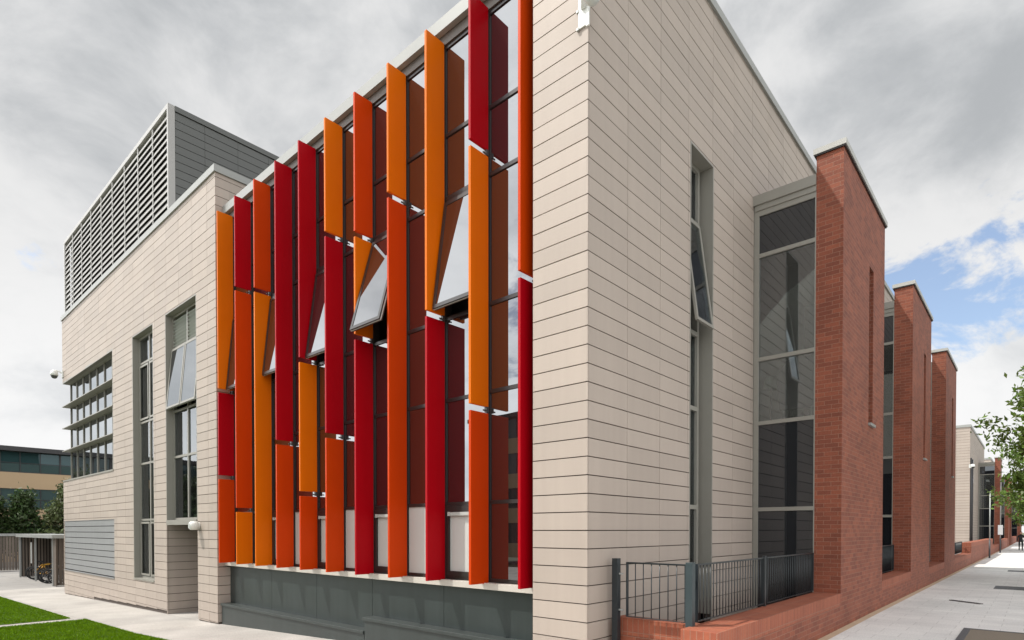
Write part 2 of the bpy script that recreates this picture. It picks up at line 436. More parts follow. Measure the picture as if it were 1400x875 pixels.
# --- wing
rib = (WXL, -18.02, 3.65, 7.44); lowp = (-24.55, -18.0, .17, 2.06); w1 = (-16.07, -14.28, .25, 7.44); w2 = (-13.33, -11.22, -1.2, 7.44)
wh = [rib, lowp, w1, w2]
def cl(mb, ax, val, u0, u1, z0, z1, holes=(), facing=-1, org=0, **k):
    i = 0 if ax == 'x' else 1; f = lambda u: lp(u, u, 0)[1 - i]; g = lambda z: lp(0, 0, z)[2]
    clad(mb, (ax, lp(val, val, 0)[i]), f(u0), f(u1), g(z0), g(z1), [(f(a), f(b), g(c), g(d)) for a, b, c, d in holes], facing, org=f(org), mod=.942, **k)
def bk(mb, ax, val, u0, u1, z0, z1, holes=(), facing=-1):
    i = 0 if ax == 'x' else 1; f = lambda u: lp(u, u, 0)[1 - i]; g = lambda z: lp(0, 0, z)[2]
    backing(mb, (ax, lp(val, val, 0)[i]), f(u0), f(u1), g(z0), g(z1), [(f(a), f(b), g(c), g(d)) for a, b, c, d in holes], facing)
mb = MB(); cl(mb, 'y', WY, WXL, WXR - .002, -1.0, 9.90, wh, -1, org=-10.55 - .8971 * 20, zf=lambda x: gz(x) + (.03 if x < -21.4 or x > -12.1 else .10))
cl(mb, 'x', WXR, WY + .022, 0.05, -.44, .86, (), +1, org=-.26); cl(mb, 'x', WXR, 0.05, 7.0, 8.8, 9.90, (), +1, org=-.26)
cl(mb, 'x', WXR, WY + .022, .05, .86, 9.90, (), +1, org=-.26)
cl(mb, 'x', -13.318, WY + .0, 1.8, -.60, 1.84, (), +1, org=-.22)
cl(mb, 'x', WXL, WY + .022, 14, -.75, 9.90, [(-.5, 5, 3.65, 7.44)], -1, org=-.26)
mb.build('wall', 'clad', B, label='sunlit panel cladding of the left wing with rooftop louvres above')
mb = MB(); bk(mb, 'y', WY, WXL + .02, WXR - .02, -.95, 9.85, wh, -1)
bk(mb, 'x', WXR, WY + .03, 7.0, -.6, 9.85, (), +1); bk(mb, 'x', -13.318, WY + .03, 1.8, -.62, 1.84, (), +1)
bk(mb, 'x', WXL, WY + .03, 14, -.8, 9.85, [(-.5, 5, 3.65, 7.44)], -1)
mb.build('backing_wall', 'joint', B)
mb = MBL(); mb.box(WXL - .03, WXR + .04, WY - .04, WY + .30, 9.90, 10.06); mb.box(WXR - .3, WXR + .04, WY + .30, 7.0, 9.90, 10.06)
mb.build('coping', 'coping', B)
mb = MBL()      # solid cores, roofs and dark interiors
mb.box(WXL + .6, WXR - .12, .75, 14, -1.2, 9.6); mb.box(-10.2, -.62, .42, 14, -1.2, 8.95)
mb.box(-13.32, -11.1, 1.8, 1.9, -.7, 1.84); mb.box(-11.21, -11.15, -.1, 1.8, -.7, 1.84)
mb.box(-16.3, -14.1, .3, .36, 0, 7.6); mb.box(-13.5, -11.1, .35, .41, 1.84, 7.6)
mb.build('interior_core', 'interior', B)
mb = MB(); mb.box(-.82, -.13, .75, 2.5, -1.2, 10.2); mb.box(-8, -.13, 3.95, 26, -1.2, 10.15); mb.box(-.82, -.35, 2.5, 3.95, -1.2, 10.2)
mb.build('interior_core', 'interior', B)
# --- finned front
mb = MBL()
mb.box(-10.06, -.80, -.10, .40, 8.985, 9.17); mb.build('coping', 'coping', B)
mb = MBL(); mb.box(-10.06, -.80, -.02, .40, 8.83, 8.984); mb.build('soffit_band', 'soffit', B)
fx = [-9.745 + .8985 * i for i in range(11)]; fx[10] -= .02
LV = [.985, 2.09, 3.62, 4.83, 6.60, 7.52, 8.83]
def vent(parent, x0, x1, zh, zb, off, y0, mats=('fdark', 'glass'), fr=.055, edge='frame_lt', nm='sash'):
    """top hung sash: a box hinged at zh, bottom pushed out by off"""
    h = zh - zb; ang = math.asin(off / h)
    mb = MBL(); mb.X = LM @ Matrix.Translation((0, y0, zh)) @ Matrix.Rotation(-ang, 4, 'X')
    for (a, b, c, d) in ((x0, x1, -fr, 0), (x0, x1, -h, -h + fr), (x0, x0 + fr, -h + fr, -fr), (x1 - fr, x1, -h + fr, -fr)):
        mb.box(a, b, -.035, .03, c, d, 0)
    mb.box(x0 - .002, x1 + .002, -.012, .006, -h - .006, -h + .001, 1); mb.box(x1 - .0005, x1 + .006, -.012, .006, -h, 0, 1); mb.box(x0 - .006, x0 + .0005, -.012, .006, -h, 0, 1)
    s = mb.build(nm, [mats[0], edge], parent)
    mb = MBL(); mb.X = LM @ Matrix.Translation((0, y0, zh)) @ Matrix.Rotation(-ang, 4, 'X')
    mb.box(x0 + fr, x1 - fr, -.028, -.012, -h + fr, -fr)
    mb.build('pane', mats[1], parent)
    return s
offs = {0: .16, 2: .18, 4: .22, 6: .44, 8: .235}
for i in range(10):
    x0 = fx[i] + .03; x1 = fx[i + 1] - .03
    mb = MBL()
    mb.box(x0 - .03, x0 + .0, GY - .015, GY + .10, .985, 8.83); mb.box(x1 - .0, x1 + .03, GY - .015, GY + .10, .985, 8.83)
    for z in LV[1:-1]:
        t = .032
        mb.box(x0, x1, GY - .014, GY + .09, z - t + .006, z + t - .006)
    mb.box(x0, x1, GY - .014, GY + .09, .985, 1.03); mb.box(x0, x1, GY - .014, GY + .09, 8.78, 8.83)
    if i % 2 == 0:   # frames of the opening lights
        mb.box(x0 + .02, x1 - .02, GY - .02, GY + .08, 6.50, 6.566)
        if i < 9: 
            mb.box(x0 + .02, x0 + .07, GY - .03, GY + .06, 1.03, 2.06); mb.box(x1 - .07, x1 - .02, GY - .03, GY + .06, 1.03, 2.06)
            mb.box(x0 + .07, x1 - .07, GY - .03, GY + .06, 1.03, 1.10); mb.box(x0 + .07, x1 - .07, GY - .03, GY + .06, 1.97, 2.06)
    W = mb.build('window', 'fdark', B)
    for r in range(6):
        z0, z1 = LV[r] + .026, LV[r + 1] - .026
        if r == 3 and i % 2 == 0: 
            vent(W, x0 + .022, x1 - .022, 6.50, 4.875, offs[i], GY - .03); continue
        mb = MBL(); mb.box(x0 - .001, x1 + .001, GY + .004, GY + .022, z0, z1)
        frosted = (r == 0 and 2 <= i <= 8)
        p = mb.build('pane', 'frost' if frosted else 'glass', W)
        if frosted: p['label'] = 'frosted white lower pane'
        if frosted and i % 2 == 0:
            mb = MBL(); mb.box(x0 + .07, x1 - .07, GY - .045, GY - .012, 1.915, 1.965); mb.box(x0 + .075, x0 + .12, GY - .06, GY - .045, 1.91, 1.97)
            mb.build('handle', 'frame_lt', W)
mb = MBL(); mb.box(fx[0] - .20, fx[0] - .03, GY - .02, GY + .1, .985, 8.83); mb.build('end_mullion', 'fdark', B)
FINS = {0: ('YRO', [4.85, 2.9]), 1: ('ROY', [6.89, 2.14]), 2: ('OY', [6.62]), 3: ('RO', [3.42]), 4: ('RYO', [4.85, 2.38]), 5: ('YRO', [6.86, 3.36]),
        6: ('OYR', [6.56, 4.88]), 7: ('YO', [6.86]), 8: ('YR', [4.83]), 9: ('RYO', [6.88, 3.36]), 10: ('OR', [4.88])}
CN = {'Y': 'amber', 'O': 'orange', 'R': 'deep red'}
for i, x in enumerate(fx):
    cols, br = FINS[i]
    zs = [8.86] + br + [.965]
    mb = MBL(); mb.box(x - .012, x + .012, -.0115, GY - .016, .985, 8.83)
    for z in br: 
        mb.box(x - .006, x + .006, -.10, -.005, z - .015, z + .005)
        mb.box(x - .022, x + .022, -.05, -.005, z - .03, z + .045)
    F = mb.build('sun_fin', 'brack', B)
    for k, c in enumerate(cols):
        zt = zs[k] - (.045 if k else 0); zb = zs[k + 1] + (.045 if k < len(cols) - 1 else 0)
        mb = MBL(); mb.box(x - .022, x + .022, -.355, -.012, zb, zt)
        mb.build('fin_panel', {'Y': 'Y', 'O': 'O', 'R': 'Rd'}[c], F, bevel=.004, label=CN[c] + ' fin panel')
# sill, base panels, plinth
mb = MBL(); mb.box(-10.06, -.65, -.10, .06, .885, .975)
mb.build('sill', 'sill', B, bevel=.004)
mb = MBL(); n = 5
xs = [-10.05, -8.02, -6.22, -4.42, -2.6, -.64]
for a, b in zip(xs[:-1], xs[1:]): mb.box(a + .004, b - .004, .02, .05, -.5, .875)
mb.box(-10.06, -.64, .051, .41, -.6, .88)
mb.build('base_panel', 'base', B)
mb = MBL()
mb.box(-10.02, -4.36, -.19, .018, -.55, -.04); mb.box(-10.04, -4.36, -.215, .018, -.04, .015)
mb.box(-4.35, -.80, -.19, .018, -.55, .19); mb.box(-4.38, -.80, -.215, .018, .19, .245)
mb.build('plinth', 'plinth', B, bevel=.005)
# --- ribbon window with blades
mb = MBL()
ry = .0
mb.box(-24.62, -18.02, WY + .0, .6, 7.44, 7.50); mb.box(-24.62, -18.02, WY - .02, .6, 3.60, 3.655)
mb.box(-18.06, -18.02, WY, .6, 3.65, 7.44)
nm = 7; xr0 = -24.52
for k in range(nm + 1):
    x = xr0 + (-18.06 - xr0) * k / nm
    mb.box(x - .014, x + .014, ry - .035, ry + .06, 3.65, 7.44)
for k in range(1, 5): mb.box(xr0 - .03, xr0 + .03, ry + k * 1.1, ry + k * 1.1 + .05, 3.65, 7.44)
for z in (4.80, 5.69, 6.54): mb.box(xr0, -18.06, ry - .02, ry + .05, z - .03, z + .03)
W = mb.build('ribbon_window', 'frame', B)
for k in range(nm):
    a = xr0 + (-18.06 - xr0) * k / nm; b = xr0 + (-18.06 - xr0) * (k + 1) / nm
    mb = MBL(); mb.box(a + .014, b - .014, ry, ry + .02, 3.65, 7.44); mb.build('pane', 'glassr', W)
mb = MBL(); mb.box(xr0 - .02, xr0, ry + .06, 5, 3.65, 7.44); mb.build('pane', 'teal', W, label='side pane round the corner')
for z in (4.80, 5.69, 6.54):
    mb = MBL()
    P = [(-24.66, WY - .02), (-18.03, WY - .02), (-18.03, ry - .03), (xr0 - .06, ry - .03), (xr0 - .06, 3), (-24.66, 3)]
    mb.prism(P, z - .014, z + .014); mb.build('sunshade_blade', 'frame', B)
# lower slatted panel
mb = MBL()
mb.box(-24.5, -18.0, WY + .05, WY + .10, .17, 2.06, 1)
for k in range(9):
    z = .20 + k * .205
    mb.box(-24.53, -18.03, WY + .012, WY + .045, z + .012, z + .195, 0)
mb.box(-24.55, -18.0, WY + .0, WY + .1, 2.045, 2.06, 0); mb.box(-24.55, -18.0, WY - .03, WY + .1, .15, .172, 0)
mb.build('slatted_panel', ['gpanel', 'louv_in'], B, label='grey horizontal boarded panel low on the wing')
# tall window 1
def reveal(mb, x0, x1, z0, z1, y0, y1, t=.03):
    mb.box(x0, x0 + t, y0, y1, z0, z1); mb.box(x1 - t, x1, y0, y1, z0, z1); mb.box(x0 + t, x1 - t, y0, y1, z1 - t, z1); mb.box(x0 + t, x1 - t, y0 - .02, y1, z0, z0 + .04)
FY = -.06
mb = MBL(); reveal(mb, -16.07, -14.28, .25, 7.44, WY + .0, FY + .06)
for x in (-16.04, -15.17, -14.36): mb.box(x, x + .06, FY - .03, FY + .05, .29, 7.41)
for z in (.29, 1.98, 3.64, 4.86, 6.60, 7.35): mb.box(-15.98, -14.36, FY - .028, FY + .048, z, z + .06)
for (a, b, c, d) in ((-15.96, -15.19, 4.95, 6.56), (-15.09, -14.38, 4.95, 6.56), (-15.96, -15.19, .37, 1.95), (-15.09, -14.38, .37, 1.95)):
    t = .055
    mb.box(a, b, FY - .05, FY - .028, c, c + t); mb.box(a, b, FY - .05, FY - .028, d - t, d); mb.box(a, a + t, FY - .05, FY - .028, c + t, d - t); mb.box(b - t, b, FY - .05, FY - .028, c + t, d - t)
W = mb.build('tall_window', 'frame', B)
for a, b in ((-15.98, -15.17), (-15.11, -14.36)):
    for c, d in ((.35, 1.98), (2.04, 3.64), (3.70, 4.86), (4.92, 6.60), (6.66, 7.35)):
        mb = MBL(); mb.box(a, b, FY, FY + .015, c, d); mb.build('pane', 'glassw', W)
def curtain(x0, x1, z0, z1, y, parent, mat='curtain', amp=.02):
    mb = MBL(); n = 24
    P = [(x0 + (x1 - x0) * k / n, y + amp * math.sin(k * 1.7) + amp * .5 * math.sin(k * 3.1)) for k in range(n + 1)]
    for a, b in zip(P[:-1], P[1:]): mb.face([(a[0], a[1], z0), (b[0], b[1], z0), (b[0], b[1], z1), (a[0], a[1], z1)], smooth=True)
    mb.build('curtain', mat, parent)
curtain(-15.5, -15.25, 2.1, 7.3, .12, W); curtain(-14.7, -14.4, .4, 3.6, .12, W)
# tall window 2 (over the niche)
mb = MBL(); reveal(mb, -13.33, -11.22, 1.93, 7.44, WY + .0, FY + .06)
for x in (-13.30, -12.31, -11.31): mb.box(x, x + .06, FY - .03, FY + .05, 1.97, 7.41)
for z in (1.97, 3.62, 4.84, 6.50, 7.35): mb.box(-13.24, -11.31, FY - .028, FY + .048, z, z + .06)
mb.box(-13.20, -11.21, WY - .05, FY, 1.84, 1.93)
W = mb.build('tall_window', 'frame', B)
for a, b in ((-13.24, -12.31), (-12.25, -11.31)):
    for c, d in ((2.03, 3.62), (3.68, 4.84)):
        mb = MBL(); mb.box(a, b, FY, FY + .015, c, d); mb.build('pane', 'glassw', W)
    vent(W, a - .01, b + .01, 6.50, 4.90, .15, FY - .04, ('frame', 'glassk'), .05, 'frame_lt')
    mb = MBL()
    for k in range(8): 
        mb.X = LM @ Matrix.Translation((0, FY, 6.60 + .092 * k)) @ Matrix.Rotation(R(-35), 4, 'X'); mb.box(a, b, -.035, .035, -.006, .006)
    mb.X = LM.copy(); mb.box(a, b, FY + .05, FY + .06, 6.56, 7.35, 1)
    mb.build('louvre', ['frame_lt', 'louv_in'], W)
curtain(-12.95, -12.45, 3.7, 4.85, .10, W); curtain(-12.0, -11.7, 3.7, 4.85, .12, W); curtain(-12.55, -12.35, 2.0, 3.6, .1, W)
# --- rooftop louvre enclosure (plant room), continues above the wing coping
PX0, PX1, PZ1 = -24.35, -13.10, 12.93
PY = WY + .05
mb = MBL()
mb.box(PX0 - .02, PX0 + .10, PY - .02, PY + .15, 10.05, PZ1 - .12); mb.box(PX1 - .08, PX1, PY - .02, PY + .15, 10.05, PZ1 - .12)
mb.box(PX0 - .02, PX1, PY - .02, PY + .15, PZ1 - .12, PZ1)
for k in range(1, 9):
    x = PX0 + (PX1 - PX0) * k / 9; mb.box(x - .022, x + .022, PY - .005, PY + .02, 10.05, PZ1 - .12)
mb.box(PX0, PX1 - .12, PY + .22, PY + .26, 10.05, PZ1 - .12, 1)
nb = 14
for k in range(nb):
    z = 10.12 + k * (2.66 / nb)
    mb.face([(PX0 + .1, PY + .0, z + .0), (PX1 - .12, PY + .0, z), (PX1 - .12, PY + .055, z + .165), (PX0 + .1, PY + .055, z + .165)], m=0)
    mb.face([(PX0 + .1, PY + .012, z - .006), (PX1 - .12, PY + .012, z - .006), (PX1 - .12, PY + .067, z + .16), (PX0 + .1, PY + .067, z + .16)], m=0)
    mb.box(PX0 + .1, PX1 - .12, PY - .006, PY + .006, z - .022, z + .004, 0)
mb.build('louvre_screen', ['louv', 'louv_in'], B, label='silver horizontal louvre screen on the roof')
mb = MB()
cl(mb, 'x', PX1 - .01, PY + .16, 12, 9.9, PZ1 - .14, (), +1, org=-.2, gap=.016)
mb.build('plant_room_wall', 'plant', B, label='dark grey panelled side of the rooftop plant room')
mb = MB(); bk(mb, 'x', PX1 - .01, PY + .16, 12, 9.7, PZ1 - .14, (), +1); mb.build('backing_wall', 'joint', B)
mb = MBL(); mb.box(PX1 - .1, PX1 + .02, PY + .151, 12, PZ1 - .14, PZ1); mb.box(PX0, PX1 - .1, PY + .151, 12, PZ1 - .10, PZ1 - .04); mb.build('plant_room_roof', 'plant', B)

# --- slot window on the street face
mb = MB()
mb.box(-.30, .004, 3.63, 3.66, .3, 7.72); mb.box(-.30, .004, 2.78, 2.81, .3, 7.72); mb.box(-.30, .004, 2.81, 3.63, 7.69, 7.72)
for y in (2.83, 3.50): mb.box(-.30, -.20, y, y + .07, -.4, 7.69)
for z in (.0, 2.05, 3.68, 4.92, 6.72, 7.62): mb.box(-.298, -.20, 2.90, 3.50, z, z + .07)
W = mb.build('slot_window', 'frame', B)
for c, d in ((.07, 2.05), (2.12, 3.68), (3.75, 4.92), (6.79, 7.62)):
    mb = MB(); mb.box(-.26, -.245, 2.90, 3.50, c, d); mb.build('pane', 'glassw', W)
h = 6.72 - 4.97; ang = math.asin(.24 / h)
for mats, parts in ((('frame', 'frame_lt'), 'f'), (('glassw',), 'g')):
    mb = MB(); mb.X = Matrix.Translation((-.18, 0, 6.72)) @ Matrix.Rotation(-ang, 4, 'Y')
    if parts == 'f':
        for (a, b, c, d) in ((2.89, 3.51, -.05, 0), (2.89, 3.51, -h, -h + .05), (2.89, 2.94, -h + .05, -.05), (3.46, 3.51, -h + .05, -.05)): mb.box(-.02, .02, a, b, c, d)
        mb.build('sash', list(mats), W, label='opened top hung sash')
    else:
        mb.box(-.006, .006, 2.94, 3.46, -h + .05, -.05); mb.build('pane', 'glassw', W)
mb = MB(); mb.box(-.6, -.5, 2.7, 3.8, -.6, 7.8); mb.build('dark_lining', 'interior', B)

# --- brick piers and glazed bays on the street
def pier(parent, y0, y1, x0=1.085, x1=1.516, ztop=8.30, zb=-1.1, slit=True, m='brick'):
    mb = MB(); sy0 = y0 + (y1 - y0) * .58; sy1 = sy0 + .40
    if slit:
        mb.box(x0, x1, y0, sy0, zb, ztop); mb.box(x0, x1, sy1, y1, zb, ztop)
        mb.box(x0, x1, sy0, sy1, zb, 3.84); mb.box(x0, x1, sy0, sy1, 6.97, ztop)
        mb.box(x0, x0 + .12, sy0, sy1, 3.84, 6.97)
    else: mb.box(x0, x1, y0, y1, zb, ztop)
    p = mb.build('brick_pier', m, parent)
    mb = MB(); mb.box(x0 - .03, x1 + .03, y0 - .03, y1 + .03, ztop + .001, ztop + .025, 1); mb.box(x0 - .045, x1 + .045, y0 - .045, y1 + .045, ztop + .025, ztop + .12, 0)
    mb.build('coping', ['pcoping', 'fdark'], p)
    if slit:
        mb = MB(); mb.box(x0 + .2, x1 + .05, sy0 - .02, sy1 + .06, 3.80, 3.85); mb.build('sill', 'coping', p)
        mb = MB(); mb.box(x0 + .125, x0 + .14, sy0, sy1, 3.855, 6.97); mb.build('pane', 'glassd', p)
    return p
def bay(parent, y0, y1, x1=1.085, furnish=False, zb=-1.0, simple=False):
    xl = .03
    mb = MB()
    mb.box(xl - .01, xl + .07, y0, y0 + .10, zb, 7.90); mb.box(x1 - .02, x1, y0, y0 + .1, zb, 7.9)
    mb.box(xl - .06, xl - .012, y0 + .01, y0 + .1, zb, 7.96)
    for z in (2.10, 3.72, 4.92, 6.86): mb.box(xl + .07, x1 - .02, y0 - .005, y0 + .09, z - .04, z + .03)
    mb.box(xl + .07, x1 - .02, y0, y0 + .10, 7.60, 7.70)
    mb.box(-.02, x1, y0 - .05, y0 + .3, 7.80, 7.98); mb.box(xl, x1, y0 - .02, y0 + .1, 7.70, 7.80)
    W = mb.build('bay_window', 'frame', parent)
    for c, d, mt in ((zb, 2.06, 'glassd'), (2.13, 3.68, 'glassd'), (3.75, 4.88, 'glassb'), (4.95, 6.82, 'glassb'), (6.89, 7.60, 'glassd')):
        mb = MB(); mb.box(xl + .07, x1 - .02, y0 + .03, y0 + .045, c, d); mb.build('pane', mt, W)
    mb = MB(); mb.box(0, x1, y0 + .3, y1, 7.75, 7.96); mb.build('bay_roof', 'roofd', W)
    # rooms inside
    mb = MB()
    mb.box(.0, x1, y0 + .05, y1, 3.60, 3.70); mb.box(.0, x1, y0 + .06, y1, 6.87, 6.93)
    mb.box(.0, x1, y1 - .06, y1 - .01, 3.7, 6.87); mb.box(-.05, .005, y0 + .05, y1, 3.70, 6.87); mb.box(x1 - .03, x1 - .021, y0 + .11, y1 - .06, 3.7, 6.87)
    mb.build('room', 'room', W)
    mb = MB(); mb.box(.0, x1 - .03, y0 + .4, y0 + .45, -1.0, 3.55); mb.box(0, x1 - .03, y1 - .4, y1 - .05, -1, 7.7); mb.build('dark_lining', 'interior', W)
    return W
for a, b in bays:
    pier(B, a, b); bay(B, a + .0, b)

# interior things in the first bay
t = thing('armchair', 'dark blue round backed chair behind the bay glass beside the first brick pier', 'chair', (.72, 5.78, 3.705))
mb = MB()
N_ = 20; prof = [(.36 * math.cos(math.pi * k / N_), .78 + .42 * math.sin(math.pi * k / N_)) for k in range(N_ + 1)] + [(-.30, .25), (.30, .25)]
mb.face([(p[0], -.05, p[1]) for p in prof]); mb.face([(p[0], .05, p[1]) for p in prof[::-1]])
for k in range(len(prof)):
    a, b = prof[k], prof[(k + 1) % len(prof)]; mb.face([(a[0], -.05, a[1]), (a[0], .05, a[1]), (b[0], .05, b[1]), (b[0], -.05, b[1])])
mb.build('backrest', 'purple', t, bevel=.02)
mb = MB(); mb.box(-.30, .28, .05, .6, .36, .48); mb.build('seat', 'purple', t, bevel=.03)
for sx, sy in ((-.26, 0), (.24, 0), (-.26, .55), (.24, .55)):
    mb = MB(); mb.tube([(sx, sy, 0), (sx, sy, .37)], .018, 8); mb.build('leg', 'galv', t)
t = thing('desk_lamp', 'green shaded table lamp behind the bay glass left of the chair', 'lamp', (.24, 5.80, 3.705))
mb = MB(); mb.tube([(0, 0, 0), (0, 0, .03)], .10, 14); mb.tube([(0, 0, .03), (0, 0, .75)], .014, 8); mb.build('stand', 'bikef', t)
mb = MB(); mb.tube([(0, 0, .68), (0, 0, .92)], [.15, .09], 18, cap=False); mb.build('lamp_shade', 'shade', t)

# ------------------------------------------------------------------ low brick walls
t = thing('brick_wall', 'low red brick wall with brick on edge top between railings and pavement, nearest the corner', 'wall', (1.3, .24, 0))
def wallpiece(x0, x1, y0, y1, z1, zb=-1.1, parent=None, nm='wall_base'):
    mb = MB(); mb.box(x0, x1, y0, y1, zb, z1 - .215); o = mb.build(nm, 'brick', parent); fix_world(o, parent)
    mb = MB(); mb.box(x0, x1, y0, y1, z1 - .215, z1, swap=True); o = mb.build('brick_on_edge_top', 'brick_s', parent, bevel=.004); fix_world(o, parent)
wallpiece(1.085, 1.516, .24, 5.52, .60, parent=t)
wallpiece(.04, 1.084, .56, .78, .60, parent=t)
t = thing('brick_wall', 'low brick wall between the first and second brick piers', 'wall', (1.3, 9.2, 0)); wallpiece(1.085, 1.515, 9.2, 13.2, .58, parent=t)
t = thing('brick_wall', 'low brick wall between the second and third brick piers', 'wall', (1.3, 16.9, 0)); wallpiece(1.085, 1.515, 16.9, 21.05, .52, parent=t)
t = thing('brick_wall', 'low brick wall stub just beyond the third brick pier', 'wall', (1.3, 24.75, 0)); wallpiece(1.085, 1.515, 24.75, 33.2, .50, parent=t)
t = thing('brick_wall', 'taller brick wall in front of the far panel clad block', 'wall', (1.3, 33.2, 0))
wallpiece(1.10, 1.518, 33.2, 54.0, 1.05, parent=t)
t = thing('brick_wall', 'low far brick wall at the foot of the far block pier', 'wall', (1.3, 54, 0)); wallpiece(1.12, 1.52, 54.0, 64, .45, parent=t)

# ------------------------------------------------------------------ railings
def railing(p0, p1, z0, z1, label, n, post0=True, post1=True, posts_big=False, group='dark steel railings'):
    p0 = Vector((*p0, 0)); p1 = Vector((*p1, 0)); d = (p1 - p0); Ln = d.length; ang = math.atan2(d.y, d.x)
    t = thing('railing', label, 'railing', (p0.x, p0.y, z0), ang, group)
    H = z1 - z0
    mb = MB(); mb.box(.06, Ln - .06, -.006, .006, H - .012, H, 0); mb.box(.06, Ln - .06, -.02, .02, H, H + .008, 0); mb.box(.06, Ln - .06, -.02, .02, .03, .038, 0)
    mb.box(.05, .062, -.022, .022, .03, H + .008); mb.box(Ln - .062, Ln - .05, -.022, .022, .03, H + .008); mb.build('rail_frame', 'rail', t)
    for k in range(n):
        x = .06 + (Ln - .12) * (k + 1) / (n + 1)
        mb = MB(); mb.tube([(x, 0, .04), (x, 0, H - .005)], .0065, 6); mb.build('bar', 'rail', t)
    for f, x in ((post0, 0), (post1, Ln)):
        if f:
            b = .042 if posts_big else .024
            mb = MB(); mb.box(x - b, x + b, -b, b, -.02, H + .03); mb.build('post', 'railp' if posts_big else 'rail', t, bevel=.004)
            s = 1 if x == 0 else -1
            for z in (.12, H - .16):
                mb = MB(); mb.box(min(x + s * b, x + s * .055), max(x + s * b, x + s * .055), -.006, .006, z, z + .02); mb.build('bracket', 'galv', t)
    return t
railing((.20, .50), (1.08, .50), .60, 1.30, 'short dark railing panel nearest the building corner, facing the viewer', 6, False, True, True)
o = thing('railing_post', 'dark square post at the left end of the short railing by the corner', 'post', (.115, .47, -.4))
mb = MB(); mb.box(-.04, .04, -.04, .04, 0, 1.75); mb.build('shaft', 'rail', o, bevel=.004)
mb = MB(); mb.box(.04, .10, -.006, .006, 1.55, 1.57); mb.box(.04, .10, -.006, .006, 1.10, 1.12); mb.build('bracket', 'galv', o)
railing((1.10, .56), (1.10, 2.90), .605, 1.30, 'long dark railing above the low brick wall, nearer half', 22, False, True)
railing((1.10, 2.92), (1.10, 5.42), .605, 1.30, 'long dark railing above the low brick wall, half that meets the first pier', 24, False, False)
railing((1.12, 9.3), (1.12, 13.15), .585, 1.30, 'dark railing between the first and second brick piers', 34, False, False)
railing((1.12, 25.0), (1.12, 33.1), .505, 1.10, 'dark railing beyond the third brick pier', 60, False, False)

# ------------------------------------------------------------------ cctv, lamps
def cctv(loc, rz, label, e=.40):
    t = thing('cctv_camera', label, 'security camera', loc, rz, 'dome security cameras')
    mb = MB(); mb.box(-.02, .02, -.09, .09, -.14, .14); mb.build('mounting_plate', 'white', t, bevel=.005)
    mb = MB(); mb.tube([(.02, 0, .05), (.12, 0, .10), (e - .06, 0, .12), (e, 0, .10)], .028, 10); mb.build('arm', 'white', t)
    mb = MB(); mb.tube([(e, 0, .13), (e, 0, .08), (e, 0, -.02), (e, 0, -.10)], [.05, .11, .135, .135], 20); mb.build('housing', 'white', t)
    mb = MB(); mb.ball((e, 0, -.10), .118, 20, 12, sz=1.05); mb.build('dome', 'dome', t)
    return t
cctv((-25.98, .012, 8.12), R(-97), 'white dome camera on a bracket at the far left end of the wing', .27)
# corner camera near top of the picture
t = thing('cctv_camera', 'white security camera on the sunlit corner at the top of the picture', 'security camera', (0, 0, 7.80), 0, 'dome security cameras')
mb = MB(); mb.box(-.13, -.02, -.022, -.004, -.08, .55); mb.prism([(-.02, -.004), (-.02, -.022), (.022, -.022), (.022, .0), (.004, .0), (.004, -.004)], -.10, .55)
mb.build('mounting_plate', 'white', t, bevel=.003)
for zz in (-.09, .12):
    mb = MB(); mb.box(-.155, -.12, -.03, -.004, zz, zz + .03); mb.build('bolt', 'galv', t)
mb = MB(); mb.tube([(-.05, -.02, .12), (.02, -.12, .40), (.14, -.18, .48), (.18, -.19, .30)], [.035, .035, .035, .04], 10); mb.build('arm', 'white', t)
mb = MB(); mb.tube([(.18, -.19, .34), (.18, -.19, .28), (.18, -.19, .12), (.18, -.19, .03)], [.07, .12, .125, .11], 22); mb.build('housing', 'white', t, bevel=.004)
mb = MB(); mb.ball((.18, -.19, .03), .10, 20, 12, sz=1.0); mb.build('dome', 'frost', t)
t = thing('wall_lamp', 'round white wall lamp on the pale pier left of the fins', 'lamp', lp(-11.12, WY, 1.81))
mb = MB(); mb.tube([(0, 0, 0), (0, -.05, 0)], .085, 20); mb.build('backplate', 'white', t)
mb = MB(); mb.tube([(0, -.05, 0), (0, -.20, 0), (0, -.235, 0)], [.11, .11, .085], 24); mb.build('lamp_body', 'white', t)
mb = MB(); mb.tube([(0, -.235, 0), (0, -.245, 0)], [.07, .06], 20); mb.build('lens', 'frost', t)

# ------------------------------------------------------------------ pavement ironwork
def cover(x0, x1, y0, y1, label, mat='infill', fr=.10):
    z = pz((y0 + y1) / 2) + .003
    t = thing('inspection_cover', label, 'drain cover', (x0, y0, z))
    mb = MB(); w = x1 - x0; l = y1 - y0
    for a, b, c, d in ((0, w, 0, fr), (0, w, l - fr, l), (0, fr, fr, l - fr), (w - fr, w, fr, l - fr)): mb.box(a, b, c, d, -.02, .006)
    mb.build('frame', 'iron', t)
    mb = MB(); mb.box(fr, w - fr, fr, l - fr, -.02, .003); mb.build('infill', mat, t)
cover(3.12, 4.30, 5.1, 6.95, 'inspection cover with dark frame and gravel infill at the bottom right')
cover(3.12, 3.95, 16.5, 17.75, 'dark inspection cover in the middle of the pavement', 'iron', .06)
cover(3.15, 3.9, 27.0, 28.0, 'small far inspection cover on the pavement', 'iron', .06)
t = thing('drain_slot', 'narrow dark drain slot set in the pavement slabs', 'drain', (2.50, 11.95, .003), R(-38))
mb = MB(); mb.box(0, .78, -.05, .05, -.03, .004); mb.build('frame', 'grille', t)
mb = MB()
for k in range(14): mb.box(.03 + k * .052, .055 + k * .052, -.04, .04, .004, .007)
mb.build('slots', 'iron', t)

